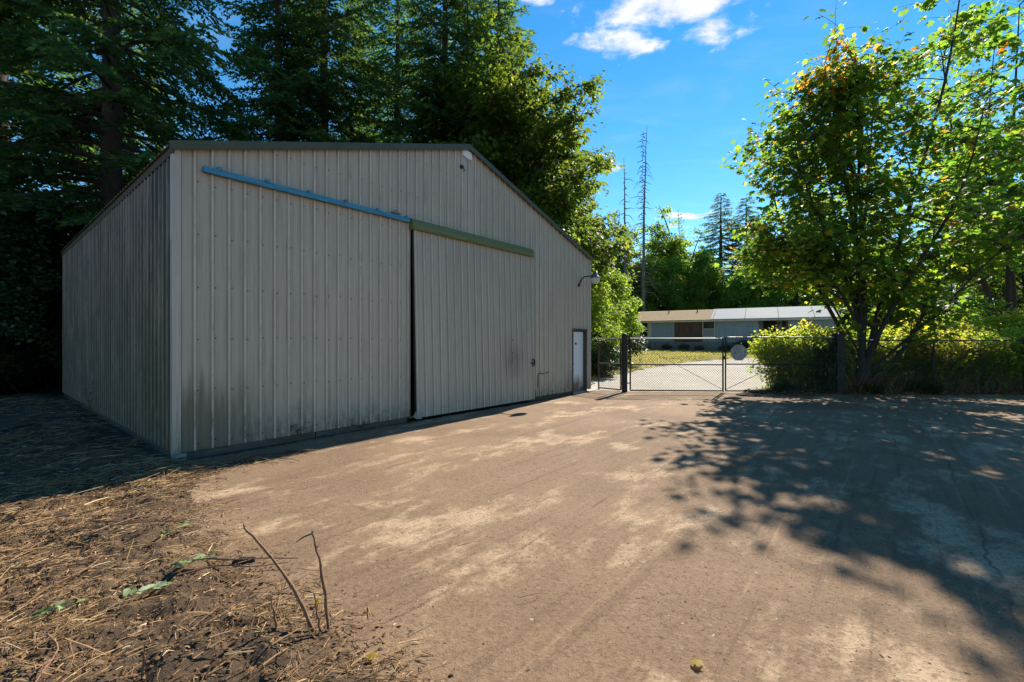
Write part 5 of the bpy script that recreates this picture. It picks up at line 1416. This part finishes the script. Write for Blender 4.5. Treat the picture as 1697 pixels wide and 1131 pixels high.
t, C, r = stalk('upright dead stalk with a broken tip folded sideways', [(-1.085, 2.68, -0.03), (-1.11, 2.69, 0.2), (-1.155, 2.7, 0.42), (-1.20, 2.72, 0.56)], 0.0095)
MB().tube([C[-1], C[-1] + np.array([-0.05, -0.005, -0.02]), C[-1] + np.array([-0.095, -0.01, -0.05])], [0.006, 0.005, 0.003], 5).build('broken_tip', M['twig'], t)
stalk('short snapped dead stalk between the two long ones', [(-1.125, 2.66, -0.03), (-1.145, 2.665, 0.1), (-1.165, 2.67, 0.215)], 0.007)
stalk('short crooked dead stalk close beside the foot of the long leaning one', [(-1.36, 2.62, -0.02), (-1.38, 2.63, 0.08), (-1.405, 2.64, 0.15)], 0.007)
stalk('short stub of dead stalk standing alone in the straw near the picture bottom', [(-1.83, 2.25, -0.02), (-1.84, 2.26, 0.07), (-1.835, 2.26, 0.13)], 0.008)
# larger stems lying on the bed
stem_mesh = []
for q in range(4):
    rr = np.random.default_rng(90 + q)
    C = catmull([(0, 0, 0), (0.33, rr.normal() * 0.04, 0.02), (0.66, rr.normal() * 0.05, 0.01), (1, rr.normal() * 0.03, 0)], 3)
    mb = MB().tube(C, [0.0105 * (1 - 0.6 * i / (len(C) - 1)) for i in range(len(C))], 5)
    mb.tube([C[4], C[4] + np.array([0.12, 0.08 * (1 if q % 2 else -1), 0.03])], [0.006, 0.003], 4)
    me = mb.mesh('dry_stem'); me.materials.append(M['twig']); stem_mesh.append(me)
P = in_bed(130, -5.3, -0.7, 1.9, 7.0, 0.05)[:64]
zs = bed_z(P)
for i, (p, z) in enumerate(zip(P, zs)):
    o = obj('dry_stem', stem_mesh[i % 4], None, (p[0], p[1], z + 0.02), random.gauss(0.35, 0.7), random.uniform(0.22, 0.75))
    o.rotation_euler.y = random.uniform(-0.06, 0.06)
    tag(o, 'brown dry stem lying across the straw bed', 'stem', 'dry stems lying on the straw bed')
# sticks on the yard
for (x_, y_, rz, s_, lb) in ((-3.1, 4.75, 1.1, 0.22, 'thin twig on bare dirt beside the straw bed, below the shed corner'), (0.42, 3.62, 1.9, 0.16, 'forked twig lying in the middle foreground of the yard'), (0.05, 3.0, 0.3, 0.2, 'flat stick lying in the near foreground dirt'), (-0.45, 3.75, 0.5, 0.22, 'short dark stick lying right of the stalks'), (1.75, 4.6, 0.5, 0.2, 'pale twig on open dirt left of the leaf shadow')):
    o = obj('fallen_twig', stem_mesh[1], None, (x_, y_, 0.02), rz, s_); tag(o, lb, 'twig', 'twigs on the dirt yard')
# wilted green sprigs
def sprig(label, x, y, rz, n, sz, seed):
    rr = np.random.default_rng(seed)
    t = thing('green_sprig', label, 'plant', (x, y, bz(x, y) + 0.03), rz, 'wilted green sprigs on the straw bed')
    C = catmull([(-0.12, 0.02, 0), (0, 0.0, 0.03), (0.13, 0.03, 0.02)], 5)
    MB().tube(C, 0.005, 4).build('stem', M['sprig'], t)
    for q in range(n):
        p = C[min(len(C) - 1, int((0.1 + 0.9 * q / n) * len(C)))]
        a = (1 if q % 2 else -1) * rr.uniform(0.2, 1.6)
        me = scatter_mesh('leaf', np.array([p]), [(math.cos(a), math.sin(a), rr.uniform(-0.1, 0.5))], [(rr.normal() * 0.3, rr.normal() * 0.3, 1)], np.array([sz * rr.uniform(0.45, 1.05)]),
                          [(0, 0, 0), (0.24, 0.2, 0.10), (0.36, 0.55, 0.02), (0.18, 0.85, 0.12), (0, 1, -0.10), (-0.22, 0.85, 0.04), (-0.32, 0.55, 0.16), (-0.26, 0.25, 0.0), (0, 0.5, -0.05)], [(8, i, (i + 1) % 8) for i in range(8)], M['sprig'], np.array([rr.random()]))
        obj('leaf', me, t)
sprig('largest wilted green sprig lying in the straw', -2.42, 2.95, 0.6, 9, 0.12, 1)
sprig('pale wilted leaves just above the largest sprig', -2.35, 3.28, 0.2, 6, 0.10, 2)
sprig('bright green leaves nearest the lower left of the picture', -2.78, 2.72, 0.5, 6, 0.13, 3)
sprig('small green leaf tuft further back in the straw', -2.95, 3.95, 1.0, 4, 0.09, 4)
# yellow fallen leaves
for (x_, y_, rz, s_, lb) in ((0.965, 2.40, 0.4, 0.066, 'yellow brown fallen leaf alone on the foreground dirt'), (-1.27, 2.93, 1.4, 0.05, 'yellow leaf lying behind the dead stalks'), (-0.75, 2.42, 2.0, 0.06, 'yellow leaf at the tip of the straw bed')):
    t_ = 0.86
    me = scatter_mesh('fallen_leaf', np.zeros((1, 3)), [(1, 0, 0.05)], [(0.05, 0.12, 1)], np.array([s_]), LEAF_M * np.array([1, 1, 1.1]), LEAF_MF, M['maple'], np.array([t_]))
    tag(obj('fallen_leaf', me, None, (x_, y_, 0.014 if x_ > 0 else bz(x_, y_) + 0.03), rz), lb, 'leaf', 'yellow fallen leaves')
# dark solid pieces added where shadowed holes lie by the straw bed
def hole_piece(label, x, y, rz, a, b, h):
    mb = MB().add([(-a, -b, 0), (a * 0.8, -b * 0.7, 0), (a, b * 0.6, 0), (-a * 0.4, b, 0), (-a * 0.9, -b * 0.9, h), (a * 0.7, -b * 0.6, h * 1.2), (a * 0.8, b * 0.4, h * 0.7), (-a * 0.3, b * 0.8, h)],
                  [(3, 2, 1, 0), (4, 5, 6, 7), (0, 1, 5, 4), (1, 2, 6, 5), (2, 3, 7, 6), (3, 0, 4, 7)])
    o = mb.build('dark_hole_piece', M['black'], None, (x, y, 0.0)); o.rotation_euler.z = rz
    tag(o, label, 'rubble', 'dark pieces for shadowed holes at the bed edge')  # no real rubble: the pieces stand in for shadowed holes
hole_piece('dark piece for a shadowed hole at the bed edge below the shed corner', -3.62, 4.92, 0.4, 0.07, 0.05, 0.03)
hole_piece('dark piece for a shadowed hole at the bed edge behind the leaning stalk', -2.08, 3.53, 0.3, 0.09, 0.035, 0.03)
# iron cover by the gate
cv_ = thing('drain_cover', 'flat dark round cover on the ground before the sign gate', 'cover', (7.45, 14.3, 0.012))
MB().lathe([(0.0, 0.022), (0.30, 0.022), (0.34, 0.012), (0.36, -0.01)], (0, 0, 0), 20).build('lid', M['matte'], cv_)
# weeds along the shed wall
def weed(label, x, y, z, seed, h):
    rr = np.random.default_rng(seed)
    t = thing('weed', label, 'plant', (x, y, z), rr.random() * 6, 'weeds growing at the shed wall')
    mb = MB(); P, D = [], []
    for q in range(5):
        a = rr.random() * 6.28; e = np.array([0.12 * math.cos(a), 0.12 * math.sin(a), h * rr.uniform(0.6, 1.0)])
        mb.tube([(0, 0, 0), e * 0.5 + (0, 0, 0.03), e], [0.005, 0.004, 0.002], 4, False)
        for j in range(6):
            P.append(e * (0.4 + 0.12 * j) + rr.normal(size=3) * 0.02); aa = rr.random() * 6.28; D.append((math.cos(aa), math.sin(aa), 0.2))
    mb.build('stems', M['twig'], t); P = np.array(P)
    tag(obj('foliage', scatter_mesh('foliage', P, np.array(D), np.tile([0, 0, 1.0], (len(P), 1)), np.full(len(P), 0.07), LEAF_D, LEAF_DF, M['ivy'], rr.random(len(P))), t), kind='stuff')
p = shed_world(1.75, -0.12, 0); weed('small green weed growing at the foot of the front wall', p[0], p[1], 0, 1, 0.45)
p = shed_world(2.9, -0.14, 0); weed('low dark weed under the front wall left of the sliding door', p[0], p[1], 0, 2, 0.22)
p = shed_world(-0.12, 6.2, 0); weed('wispy weed leaning on the mossy side wall', p[0], p[1], 0, 3, 0.9)
